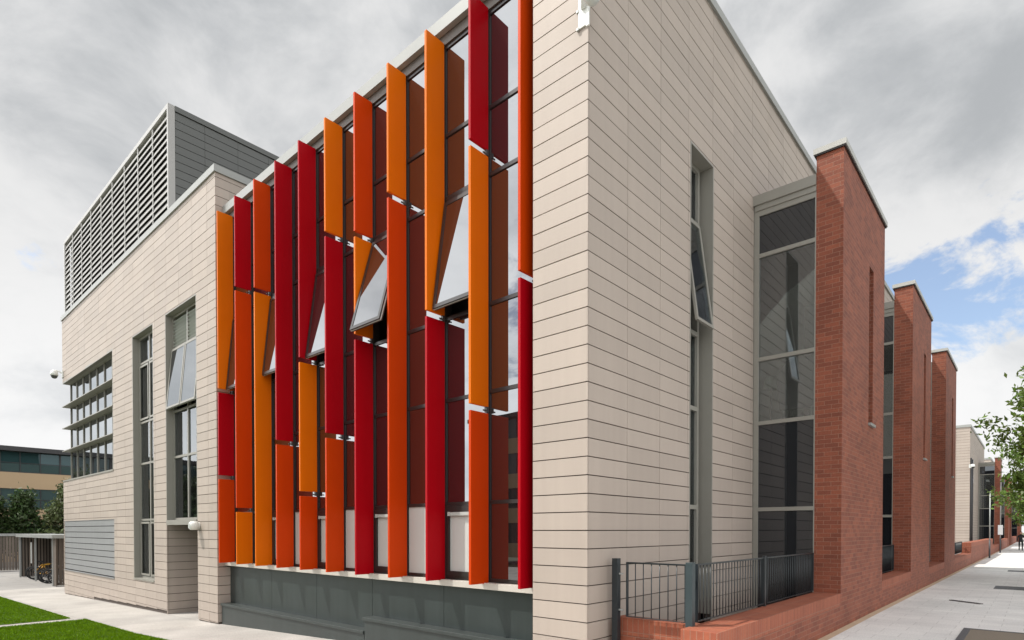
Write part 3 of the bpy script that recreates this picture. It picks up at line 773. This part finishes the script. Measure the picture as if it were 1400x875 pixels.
# ------------------------------------------------------------------ far blocks along the street
def block(x0, y0, y1, label, piers, frontw=4.5, top=10.3):
    t = thing('college_block', label, 'building', (x0, y0, 0))
    hb = [(a - y0, b - y0, -1, 7.9) for a, b in piers]
    mb = MB(); clad(mb, ('x', 0), 0, y1 - y0, -.3, top - .2, hb + [(2.78, 3.6, -.3, 7.7)], +1, mod=.9, gap=.016); clad(mb, ('y', 0), -frontw, -.003, -.3, top - .2, (), -1, gap=.016); mb.build('wall', 'clad', t)
    mb = MB(); mb.box(-frontw, -.13, .13, y1 - y0, -.3, top - .25); backing(mb, ('x', 0), .03, y1 - y0, -.4, top - .2, hb, +1); backing(mb, ('y', 0), -frontw, -.03, -.4, top - .2, (), -1); mb.build('backing_wall', 'joint', t)
    mb = MB(); mb.box(-frontw - .04, .05, -.05, .3, top - .2, top); mb.box(-.3, .05, .3, y1 - y0, top - .2, top); mb.build('coping', 'coping', t)
    mb = MB(); mb.box(-.1, .003, 2.8, 3.58, -.3, 7.7); mb.build('slot_window', 'glassd', t)
    mb = MB(); mb.tube([(.06, .25, -.3), (.06, .25, 7.6)], .05, 8); mb.tube([(.06, 1.7, -.3), (.06, 1.7, 7.6)], .045, 8); mb.build('downpipe', 'iron', t)
    for a, b in piers:
        p = pier(t, a - y0, b - y0, 1.18, 1.55, slit=False)
        bay(t, a - y0, b - y0, 1.18)
    return t
block(0.0, 54.65, 72, 'second panel clad block further along the street with dark upper bay window', [(64, 67.7)])
block(.0, 84, 110, 'third panel clad block half hidden behind the street tree', [(88, 92), (97, 101)])
block(.5, 122, 150, 'fourth and farthest panel clad block along the street', [(126, 130), (136, 140)])
cctv((.02, 54.6, 6.9), R(-60), 'white dome camera on the corner of the second block')
t = thing('brick_wall', 'far brick wall beyond the second block', 'wall', (1.3, 69, 0)); wallpiece(1.18, 1.55, 69, 86, .75, parent=t)
t = thing('brick_wall', 'farthest low brick wall along the pavement', 'wall', (1.3, 101, 0)); wallpiece(1.18, 1.6, 101, 150, .7, parent=t)

# poles on the pavement
def pole(x, y, h, label, sign=None):
    t = thing('sign_post', label, 'pole', (x, y, pz(y)), 0, 'slim poles by the wall')
    mb = MB(); mb.tube([(0, 0, 0), (0, 0, 1.2)], .05, 10); mb.build('base_sleeve', 'iron', t)
    mb = MB(); mb.tube([(0, 0, 1.2), (0, 0, h)], .035, 10); mb.ball((0, 0, h), .05, 10, 6); mb.build('shaft', 'galv', t)
    if sign:
        mb = MB(); mb.box(-.16, .16, -.05, .0, sign, sign + .8); mb.build('sign_plate', 'bluep', t)
pole(1.80, 43.5, 4.3, 'nearer slim grey pole beside the taller brick wall')
pole(1.85, 57.5, 6.0, 'farther slim grey pole with a white sign plate by the wall', 1.5)

# ------------------------------------------------------------------ trees
def leaf_mesh(name, centers, size, mat, parent, spread):
    n = len(centers); C = np.array(centers)
    C = C + RNG.normal(0, spread, C.shape)
    a = RNG.normal(size=(n, 3)); a /= np.linalg.norm(a, axis=1)[:, None]
    b = RNG.normal(size=(n, 3)); b -= (a * b).sum(1)[:, None] * a; b /= np.linalg.norm(b, axis=1)[:, None]
    s = RNG.uniform(.6, 1.25, n)[:, None] * size
    v = np.stack([C - a * s, C + b * s * .45, C + a * s, C - b * s * .45], 1)
    me = bpy.data.meshes.new(name); me.from_pydata(v.reshape(-1, 3).tolist(), [], np.arange(4 * n).reshape(-1, 4).tolist())
    me.materials.append(M[mat]); o = bpy.data.objects.new(name, me); COL.objects.link(o); o.parent = parent; return o
def tree(loc, h, r, label, mat, nleaf, lsize, clumps=40, trunk_h=2.0, seed=1, group=None, low=.25, spread=.28, name='street_tree'):
    rg = random.Random(seed)
    t = thing(name, label, 'tree', loc, 0, group)
    mb = MB(); mb.tube([(0, 0, -.1), (.03, .02, trunk_h), (.0, .05, h * .6), (.05, 0, h * .92)], [.16 * h / 8, .12 * h / 8, .07 * h / 8, .015], 10)
    tips = []
    for k in range(clumps):
        a = rg.uniform(0, 6.283); el = rg.uniform(-.25, 1.0); z = trunk_h + (h - trunk_h) * rg.uniform(.02, .92)
        rel = (z - trunk_h) / (h - trunk_h); rr = r * (math.sin(math.pi * min(1, (rel * .85 + low))) ** .7) * rg.uniform(.55, 1.12)
        tip = Vector((rr * math.cos(a), rr * math.sin(a), z + .25 * rr)); st = Vector((0, 0, max(trunk_h * .8, z - .35 * rr)))
        mid = st.lerp(tip, .5) + Vector((rg.uniform(-.2, .2), rg.uniform(-.2, .2), rg.uniform(0, .25)))
        mb.tube([st, mid, tip], [.035, .02, .006], 5)
        for q in range(3):
            s0 = st.lerp(tip, rg.uniform(.4, .9)); tp = s0 + Vector((rg.uniform(-.6, .6), rg.uniform(-.6, .6), rg.uniform(-.1, .5))) * r * .28
            mb.tube([s0, tp], [.012, .004], 4); tips.append((s0, tp))
        tips.append((mid, tip))
    mb.build('trunk', 'bark', t)
    pts = []
    per = max(1, nleaf // len(tips))
    for s0, tp in tips:
        for q in range(per):
            f = rg.random() ** .6; pts.append(s0.lerp(tp, .15 + .95 * f))
    leaf_mesh('crown', pts, lsize, mat, t, spread)
    return t
tree((5.9, 20.5, pz(20.5)), 8.7, 3.0, 'leafy young street tree at the right edge of the picture', 'leaf', 52000, .105, 110, 2.2, 3, 'street trees along the pavement', spread=.16)
tree((5.0, 31, pz(31)), 7.5, 2.6, 'second street tree behind the nearest one', 'leaf', 9000, .10, 36, 2.2, 5, 'street trees along the pavement', spread=.2)
tree((5.1, 46, pz(46)), 7.6, 2.8, 'third street tree further down the pavement', 'leaf', 7000, .13, 34, 2.2, 8, 'street trees along the pavement', spread=.22)
tree((5.1, 66, pz(66)), 7.0, 3.0, 'fourth street tree far down the pavement', 'leaf', 5000, .17, 30, 2.0, 9, 'street trees along the pavement', spread=.25)
tree((5.1, 100, pz(100)), 8.0, 3.6, 'farthest street tree near the vanishing point', 'leaf', 4000, .24, 30, 1.8, 10, 'street trees along the pavement', spread=.3)
bg = [((-53, .0, -.9), 6.6, 2.9, 'broad dark tree at the left edge above the bike shelter', 'leafd', 11000, .16, 60, 1.0, 21),
      ((-52.5, 2.9, -.9), 5.4, 1.8, 'smaller dark tree between the broad tree and the olive one', 'leafd', 6000, .15, 36, .8, 22),
      ((-50.5, 5.3, -.9), 6.2, 1.9, 'olive green shrubby tree against the left end of the building', 'leafo', 8000, .14, 44, .8, 23),
      ((-54, -6, -.9), 7.2, 3.2, 'dark tree outside the left edge of the picture', 'leafd', 6000, .18, 40, 1.2, 24)]
for loc, h, r, lb, mt, nl, ls, cl, th, sd in bg: tree(loc, h, r, lb, mt, nl, ls, cl, th, sd, 'trees behind the bike shelter', low=.35, spread=.30, name='garden_tree')

# ------------------------------------------------------------------ office building beyond
def office(x, y0, y1, z0, storeys, label, depth=14, face=+1, mod=1.35, tz=3.1):
    t = thing('office_building', label, 'building', (x, y0, z0)); L_ = y1 - y0
    H = storeys * tz
    mb = MB()
    for s in range(storeys):
        mb.box(-depth, 0, 0, L_, s * tz, s * tz + 1.35)
    mb.build('stone_band', 'tan', t)
    for s in range(storeys):
        mb = MB(); mb.box(-depth, -.12, .1, L_ - .1, s * tz + 1.35, (s + 1) * tz); mb.build('window_band', 'teal', t)
        mb = MB()
        k = 0; y = .0
        while y < L_:
            w = .12 if k % 3 == 0 else .05
            mb.box(-.12, -.04, y, y + w, s * tz + 1.40, (s + 1) * tz); y += mod; k += 1
        mb.box(-.12, -.05, 0, L_, s * tz + 1.35, s * tz + 1.42); mb.box(-.118, -.06, 0, L_, s * tz + 2.15, s * tz + 2.19)
        mb.build('mullions', 'roofd', t)
    mb = MB(); mb.box(-depth, .55, -.5, L_ + .5, H + .02, H + .40); mb.box(-depth, -.2, 0, L_, H, H + .02); mb.build('roof', 'roofd', t)
    return t
office(-60, -30, 14, -.95, 3, 'tan office building with dark glass bands beyond the bike shelter at the left', tz=3.08)
# buildings behind the viewer, mirrored in the glass
t = thing('office_building', 'grey office building behind the viewer mirrored in the front glass', 'building', (-37, -34, -.8))
mb = MB()
for s in range(4): mb.box(0, 52, -12, 0, s * 3.2, s * 3.2 + 1.3)
mb.build('stone_band', 'tan', t)
mb = MB()
for s in range(4): mb.box(.1, 51.9, -12, -.15, s * 3.2 + 1.3, (s + 1) * 3.2)
mb.build('window_band', 'teal', t)
mb = MB(); mb.box(-.4, 52.4, -12, .4, 12.82, 13.2)
for k in range(38): mb.box(k * 1.36, k * 1.36 + .07, -.15, -.06, 1.3, 12.8)
mb.build('roof', 'roofd', t)
for k, (x, y, h) in enumerate(((-35, -7.5, 5.5), (-41, -11, 6.5), (-47, -9.5, 6))):
    tree((x, y, -.75), h, 2.4, ['dark tree on the far lawn mirrored in the tall windows', 'taller dark tree behind it on the far lawn', 'dark tree at the far end of the lawn'][k], 'leafd', 4000, .22, 34, 1.4, 40 + k, 'trees across the lawn', low=.3, spread=.35, name='garden_tree')

# ------------------------------------------------------------------ bike shelter
SG = -.935
t = thing('bike_shelter', 'timber slatted bike shelter with flat metal roof left of the building', 'shelter', (-38.8, .5, SG))
mb = MB(); mb.box(-.15, 8.75, -.15, 3.2, 2.26, 2.42); mb.build('roof', 'galv', t)
for x in (.05, 8.12):
    mb = MB(); mb.box(x, x + .09, -.04, .05, 0, 2.26); mb.build('post', 'galv', t)
mb = MB(); mb.box(4.1, 4.17, -.02, .05, 0, 2.26); mb.build('post', 'galv', t)
mb = MB()
for k in range(60): mb.box(.0 + k * .143, .0 + k * .143 + .10, 2.95, 2.98, .05, 2.25)
mb.box(0, 8.6, 2.98, 3.02, .4, .5); mb.box(0, 8.6, 2.98, 3.02, 1.7, 1.8); mb.build('back_screen', 'timber', t)
mb = MB()
for k in range(22): mb.box(8.25, 8.29, .06 + k * .14, .06 + k * .14 + .115, .03, 2.25)
for k in range(4): mb.box(8.13 + k * .14, 8.24 + k * .14, -.0, .03, .03, 2.25)
mb.build('end_screen', 'timber', t)
mb = MB()
for k in range(22): mb.box(.10, .13, .10 + k * .14, .10 + k * .14 + .09, .03, 2.25)
mb.build('end_screen', 'timber', t)
mb = MB(); mb.box(-.1, .09, .1, 3.1, .02, .03); mb.box(.02, .04, .05, 3.1, .03, 2.25); mb.build('dark_lining', 'louv_in', t)
mb = MB(); mb.box(3.3, 3.34, -.05, .0, .9, 2.0); mb.build('notice', 'white', t)
t = thing('timber_fence', 'vertical board timber fence left of the bike shelter', 'fence', (-45.8, -8, SG))
mb = MB()
for k in range(76): mb.box(0, .03, k * .15, k * .15 + .125, .04, 2.25)
mb.build('boards', 'timber', t)
mb = MB(); mb.box(-.12, .10, -.05, 11.4, 2.26, 2.42); mb.build('capping', 'galv', t)
# bikes
def bike(loc, rz, label, fm='bikef'):
    t = thing('bicycle', label, 'bicycle', loc, rz, 'bicycles in the shelter')
    for x in (-.52, .52):
        mb = MB(); mb.torus((x, 0, .34), .325, .026, 'y', 28, 6); w = mb.build('wheel', 'tyre', t)
        mb = MB(); mb.torus((x, 0, .34), .30, .010, 'y', 28, 5)
        for k in range(14): 
            a = 2 * math.pi * k / 14; mb.tube([(x, 0, .34), (x + .30 * math.cos(a), 0, .34 + .30 * math.sin(a))], .0025, 3, cap=False)
        mb.tube([(x, -.04, .34), (x, .04, .34)], .022, 8); mb.build('rim', 'bikes' if fm == 'bikes' else 'bikef', w)
    mb = MB(); bb = (-.08, 0, .30); st = (-.20, 0, .78); hd = (.36, 0, .86); hl = (.40, 0, .70)
    for a, b in ((bb, st), (bb, hl), (st, hd), (st, (-.52, 0, .34)), (bb, (-.52, 0, .34)), (hd, hl), (hl, (.52, 0, .34))): mb.tube([a, b], .017, 7)
    mb.build('frame', fm, t)
    mb = MB(); mb.tube([st, (-.23, 0, .92)], .013, 6); mb.box(-.36, -.10, -.07, .07, .92, .96); mb.build('saddle', 'tyre', t, bevel=.02)
    mb = MB(); mb.tube([hd, (.33, 0, 1.0)], .013, 6); mb.tube([(.28, -.28, 1.02), (.34, -.1, 1.0), (.34, .1, 1.0), (.28, .28, 1.02)], .013, 6); mb.build('handlebar', 'bikef', t)
    mb = MB(); mb.torus((-.08, 0, .30), .09, .006, 'y', 16, 4); mb.tube([(-.08, -.09, .30), (-.08, -.09, .14)], .008, 5); mb.tube([(-.08, .09, .30), (-.08, .09, .46)], .008, 5); mb.build('crank', 'bikes', t)
    return t
labs = ['black bicycle nearest the right end wall of the shelter', 'dark bicycle second from the right end of the shelter', 'dark bicycle just right of the middle shelter post', 'dark bicycle just left of the middle shelter post',
        'silver framed bicycle with bright rims in the middle of the shelter', 'dark bicycle beside the yellow ones', 'yellow bicycle on the right of the yellow pair', 'yellow bicycle on the left of the yellow pair', 'dark bicycle at the left end of the shelter']
for k, lb in enumerate(labs):
    bike((-31.1 - k * .66 - (.4 if k > 5 else 0), 1.25 + random.uniform(-.1, .15), SG), R(90 + random.uniform(-14, 10)), lb, 'bikey' if k in (6, 7) else ('bikes' if k == 4 else 'bikef'))

# ------------------------------------------------------------------ parked cars beyond, person
def car(x, y, label):
    t = thing('parked_car', label, 'car', (x, y, pz(y) - .12), 0, 'cars parked along the kerb')
    prof = [(-2.1, .35), (-2.12, .75), (-1.95, .95), (-1.25, 1.02), (-.75, 1.42), (.75, 1.45), (1.5, 1.0), (2.05, .85), (2.12, .5), (2.05, .3)]
    mb = MB(); ws = [.82, .86, .86, .84, .66, .66, .84, .84, .84, .82]
    n = len(prof)
    for k in range(n):
        j = (k + 1) % n
        mb.face([(-ws[k], prof[k][0], prof[k][1]), (ws[k], prof[k][0], prof[k][1]), (ws[j], prof[j][0], prof[j][1]), (-ws[j], prof[j][0], prof[j][1])][::-1])
    for s in (-1, 1):
        f = [(s * ws[k], prof[k][0], prof[k][1]) for k in range(n)]; mb.face(f if s > 0 else f[::-1])
    mb.build('body', 'carp', t, bevel=.05)
    mb = MB()
    for s in (-1, 1): mb.face([(s * .80, -1.1, 1.03), (s * .80, 1.3, 1.03), (s * .675, .72, 1.38), (s * .675, -.72, 1.38)][::s])
    mb.face([(-.6, -1.24, 1.06), (.6, -1.24, 1.06), (.56, -.80, 1.40), (-.56, -.80, 1.40)])
    mb.build('window', 'glassd', t)
    for sx in (-1, 1):
        for yy in (-1.35, 1.35):
            mb = MB(); mb.tube([(sx * .70, yy, .32), (sx * .88, yy, .32)], .32, 20); w = mb.build('wheel', 'tyre', t)
            mb = MB(); mb.tube([(sx * .87, yy, .32), (sx * .89, yy, .32)], .19, 14); mb.build('rim', 'bikes', w)
        mb = MB(); mb.box(sx * .55, sx * .84, -2.14, -2.0, .72, .88); mb.build('tail_light', 'redl', t)
    return t
car(7.2, 60, 'dark hatchback parked at the kerb far down the street'); car(7.2, 72, 'second dark hatchback parked behind the first')
t = thing('person', 'person in black clothes walking far down the pavement', 'person', (3.02, 66, pz(66)))
def skin(name, verts, edges, rad, mat, parent, sub=1):
    me = bpy.data.meshes.new(name); me.from_pydata(verts, edges, []); me.materials.append(M[mat])
    o = bpy.data.objects.new(name, me); COL.objects.link(o); o.parent = parent
    m = o.modifiers.new('skin', 'SKIN'); m.use_smooth_shade = True
    sv = me.skin_vertices[0].data
    for i, r_ in enumerate(rad): sv[i].radius = (r_, r_)
    sv[0].use_root = True
    s = o.modifiers.new('sub', 'SUBSURF'); s.levels = sub; s.render_levels = sub
    return o
V = [(0, 0, .95), (0, 0, 1.15), (0, 0, 1.40), (0, 0, 1.50), (.0, 0, 1.58), (0, 0, 1.68), (.10, 0, .90), (.11, .10, .50), (.11, .02, .08), (.11, -.12, .04),
     (-.10, 0, .90), (-.11, -.05, .50), (-.11, .18, .10), (-.11, .05, .05), (.18, 0, 1.40), (.23, .04, 1.12), (.22, -.10, .88), (-.18, 0, 1.40), (-.23, -.03, 1.12), (-.22, -.14, .90)]
Ed = [(0, 1), (1, 2), (2, 3), (3, 4), (4, 5), (0, 6), (6, 7), (7, 8), (8, 9), (0, 10), (10, 11), (11, 12), (12, 13), (2, 14), (14, 15), (15, 16), (2, 17), (17, 18), (18, 19)]
skin('body', V, Ed, [.14, .13, .15, .06, .06, .09, .09, .06, .045, .035, .09, .06, .045, .035, .06, .045, .035, .06, .045, .035], 'cloth', t)
mb = MB(); mb.ball((0, -.01, 1.64), .10, 14, 10, sz=1.2); mb.build('face', 'skin', t)
mb = MB(); mb.ball((0, .02, 1.68), .105, 14, 10, sz=1.05, zmin=-.1); mb.build('hair', 'bark', t)

# ------------------------------------------------------------------ world
w = bpy.data.worlds.new('World'); S.world = w; w.use_nodes = True
nt = w.node_tree; N = nt.nodes; L = nt.links; N.clear()
sun_dir = Vector((-1.04, -1.0, 2.22)).normalized()
el = math.asin(sun_dir.z); az = math.atan2(sun_dir.x, sun_dir.y)
out = N.new('ShaderNodeOutputWorld'); bgd = N.new('ShaderNodeBackground'); L.new(bgd.outputs[0], out.inputs[0]); bgd.inputs['Strength'].default_value = .1
sky = N.new('ShaderNodeTexSky'); sky.sky_type = 'NISHITA'; sky.sun_disc = False; sky.sun_elevation = el; sky.sun_rotation = az; sky.dust_density = 1.5
tc = N.new('ShaderNodeTexCoord'); sep = N.new('ShaderNodeSeparateXYZ'); L.new(tc.outputs['Generated'], sep.inputs[0])
def math_(op, a, b=None, clamp=False):
    n = N.new('ShaderNodeMath'); n.operation = op; n.use_clamp = clamp
    for i, q in enumerate((a, b)):
        if q is None: continue
        if isinstance(q, (int, float)): n.inputs[i].default_value = q
        else: L.new(q, n.inputs[i])
    return n.outputs[0]
cmb = N.new('ShaderNodeCombineXYZ'); L.new(sep.outputs[0], cmb.inputs[0]); L.new(sep.outputs[1], cmb.inputs[1]); L.new(math_('MULTIPLY', sep.outputs[2], 1.7), cmb.inputs[2])
def noise(scale, detail, rough=.55, seed=0.0, dist=0.0):
    mp = N.new('ShaderNodeMapping'); mp.inputs['Location'].default_value = (seed, seed * .7, seed * .3); L.new(cmb.outputs[0], mp.inputs[0])
    n = N.new('ShaderNodeTexNoise'); n.inputs['Scale'].default_value = scale; n.inputs['Detail'].default_value = detail; n.inputs['Roughness'].default_value = rough
    n.inputs['Distortion'].default_value = dist
    L.new(mp.outputs[0], n.inputs['Vector']); return n.outputs['Fac']
def ramp(v, a, b, lo=0., hi=1.):
    m = N.new('ShaderNodeMapRange'); m.interpolation_type = 'SMOOTHSTEP'; m.inputs['From Min'].default_value = a; m.inputs['From Max'].default_value = b
    m.inputs['To Min'].default_value = lo; m.inputs['To Max'].default_value = hi; L.new(v, m.inputs['Value']); return m.outputs[0]
n1 = noise(1.5, 6, .5, 3.1, .2); n2 = noise(4.5, 9, .6, 7.7, .3); n3 = noise(5.0, 9, .6, 1.3, .35)
shade = math_('ADD', math_('MULTIPLY', n1, .52), math_('MULTIPLY', n2, .48))
br = ramp(shade, .38, .60, 0, 1)
zlow = ramp(sep.outputs[2], .12, .50, 1.0, 0.0)
val = math_('ADD', math_('MULTIPLY', br, .36), math_('ADD', .60, math_('MULTIPLY', zlow, .18)))
def dotdir(v):
    d = N.new('ShaderNodeVectorMath'); d.operation = 'DOT_PRODUCT'; L.new(tc.outputs['Generated'], d.inputs[0]); d.inputs[1].default_value = Vector(v).normalized(); return d.outputs['Value']
sunside = ramp(dotdir((-.57, -.82, .32)), .62, .95, 1.0, 4.2)
val = math_('MULTIPLY', val, sunside)
val = math_('MULTIPLY', val, ramp(dotdir((1.0, -.25, .35)), .25, .95, 1.0, 2.35))  # unseen bright patch added to the street-side sky, lifts the shaded street faces
val = math_('MULTIPLY', val, 6.6)
ccol = N.new('ShaderNodeMix'); ccol.data_type = 'RGBA'; L.new(br, ccol.inputs[0]); ccol.inputs[6].default_value = (.93, .965, 1.0, 1); ccol.inputs[7].default_value = (1.0, 1.0, 1.0, 1)
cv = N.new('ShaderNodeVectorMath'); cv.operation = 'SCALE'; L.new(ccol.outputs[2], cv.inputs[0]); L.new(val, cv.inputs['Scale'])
# openings of blue, mostly low to the north-east
hole = ramp(dotdir((-.14, .94, .32)), .978, .998)
hole = math_('MAXIMUM', hole, ramp(dotdir((-.45, -.75, .42)), .93, .99, 0, .75))
mask = ramp(math_('ADD', n3, math_('MULTIPLY', hole, .25)), .715, .80, 1.0, 0.12)
mx = N.new('ShaderNodeMix'); mx.data_type = 'RGBA'; L.new(mask, mx.inputs[0])
skys = N.new('ShaderNodeVectorMath'); skys.operation = 'SCALE'; L.new(sky.outputs[0], skys.inputs[0]); skys.inputs['Scale'].default_value = 1.6
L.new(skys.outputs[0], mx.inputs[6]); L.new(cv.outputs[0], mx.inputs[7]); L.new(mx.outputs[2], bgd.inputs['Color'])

ld = bpy.data.lights.new('sun', 'SUN'); ld.energy = 3.5; ld.angle = R(.6); ld.color = (1.0, .95, .87)
lo = bpy.data.objects.new('sun', ld); COL.objects.link(lo); lo.rotation_euler = (-sun_dir).to_track_quat('-Z', 'Y').to_euler()

# ------------------------------------------------------------------ camera
F, CXp, YH, PITCH = 806., 700., 725., .0134
YPP = YH + F * math.tan(PITCH)
ky = Vector(((1416 - CXp) / F, -(YH - YPP) / F, 1)).normalized(); kx = -Vector(((-207 - CXp) / F, -(YH - YPP) / F, 1)).normalized()
kz = (-kx).cross(ky).normalized()
if kz.y < 0: kz = -kz
kx = (kx - ky * kx.dot(ky)).normalized()
Rm = Matrix((kx, ky, kz))            # rows: world axes seen in camera space (right, up, forward)
cc = Rm @ (Vector(((803 - CXp) / F, -(YH - YPP) / F, 1)) * 7.1)
cd = bpy.data.cameras.new('camera'); co = bpy.data.objects.new('camera', cd); COL.objects.link(co)
right = Rm @ Vector((1, 0, 0)); up = Rm @ Vector((0, 1, 0)); fwd = Rm @ Vector((0, 0, 1))
right = (right - fwd * right.dot(fwd)).normalized(); up = right.cross(fwd).normalized()
mw = Matrix((( right.x, up.x, -fwd.x, -cc.x), (right.y, up.y, -fwd.y, -cc.y), (right.z, up.z, -fwd.z, 1.70), (0, 0, 0, 1)))
co.matrix_world = mw
cd.sensor_width = 36; cd.lens = F / 1400 * 36; cd.shift_y = (YPP - 437.5) / 1400; cd.clip_end = 3000; cd.clip_start = .05
S.camera = co
S.render.engine = 'CYCLES'
S.view_settings.view_transform = 'Standard'; S.view_settings.look = 'None'; S.view_settings.gamma = 1; S.view_settings.exposure = 0.35
S.cycles.max_bounces = 8; S.cycles.transparent_max_bounces = 12
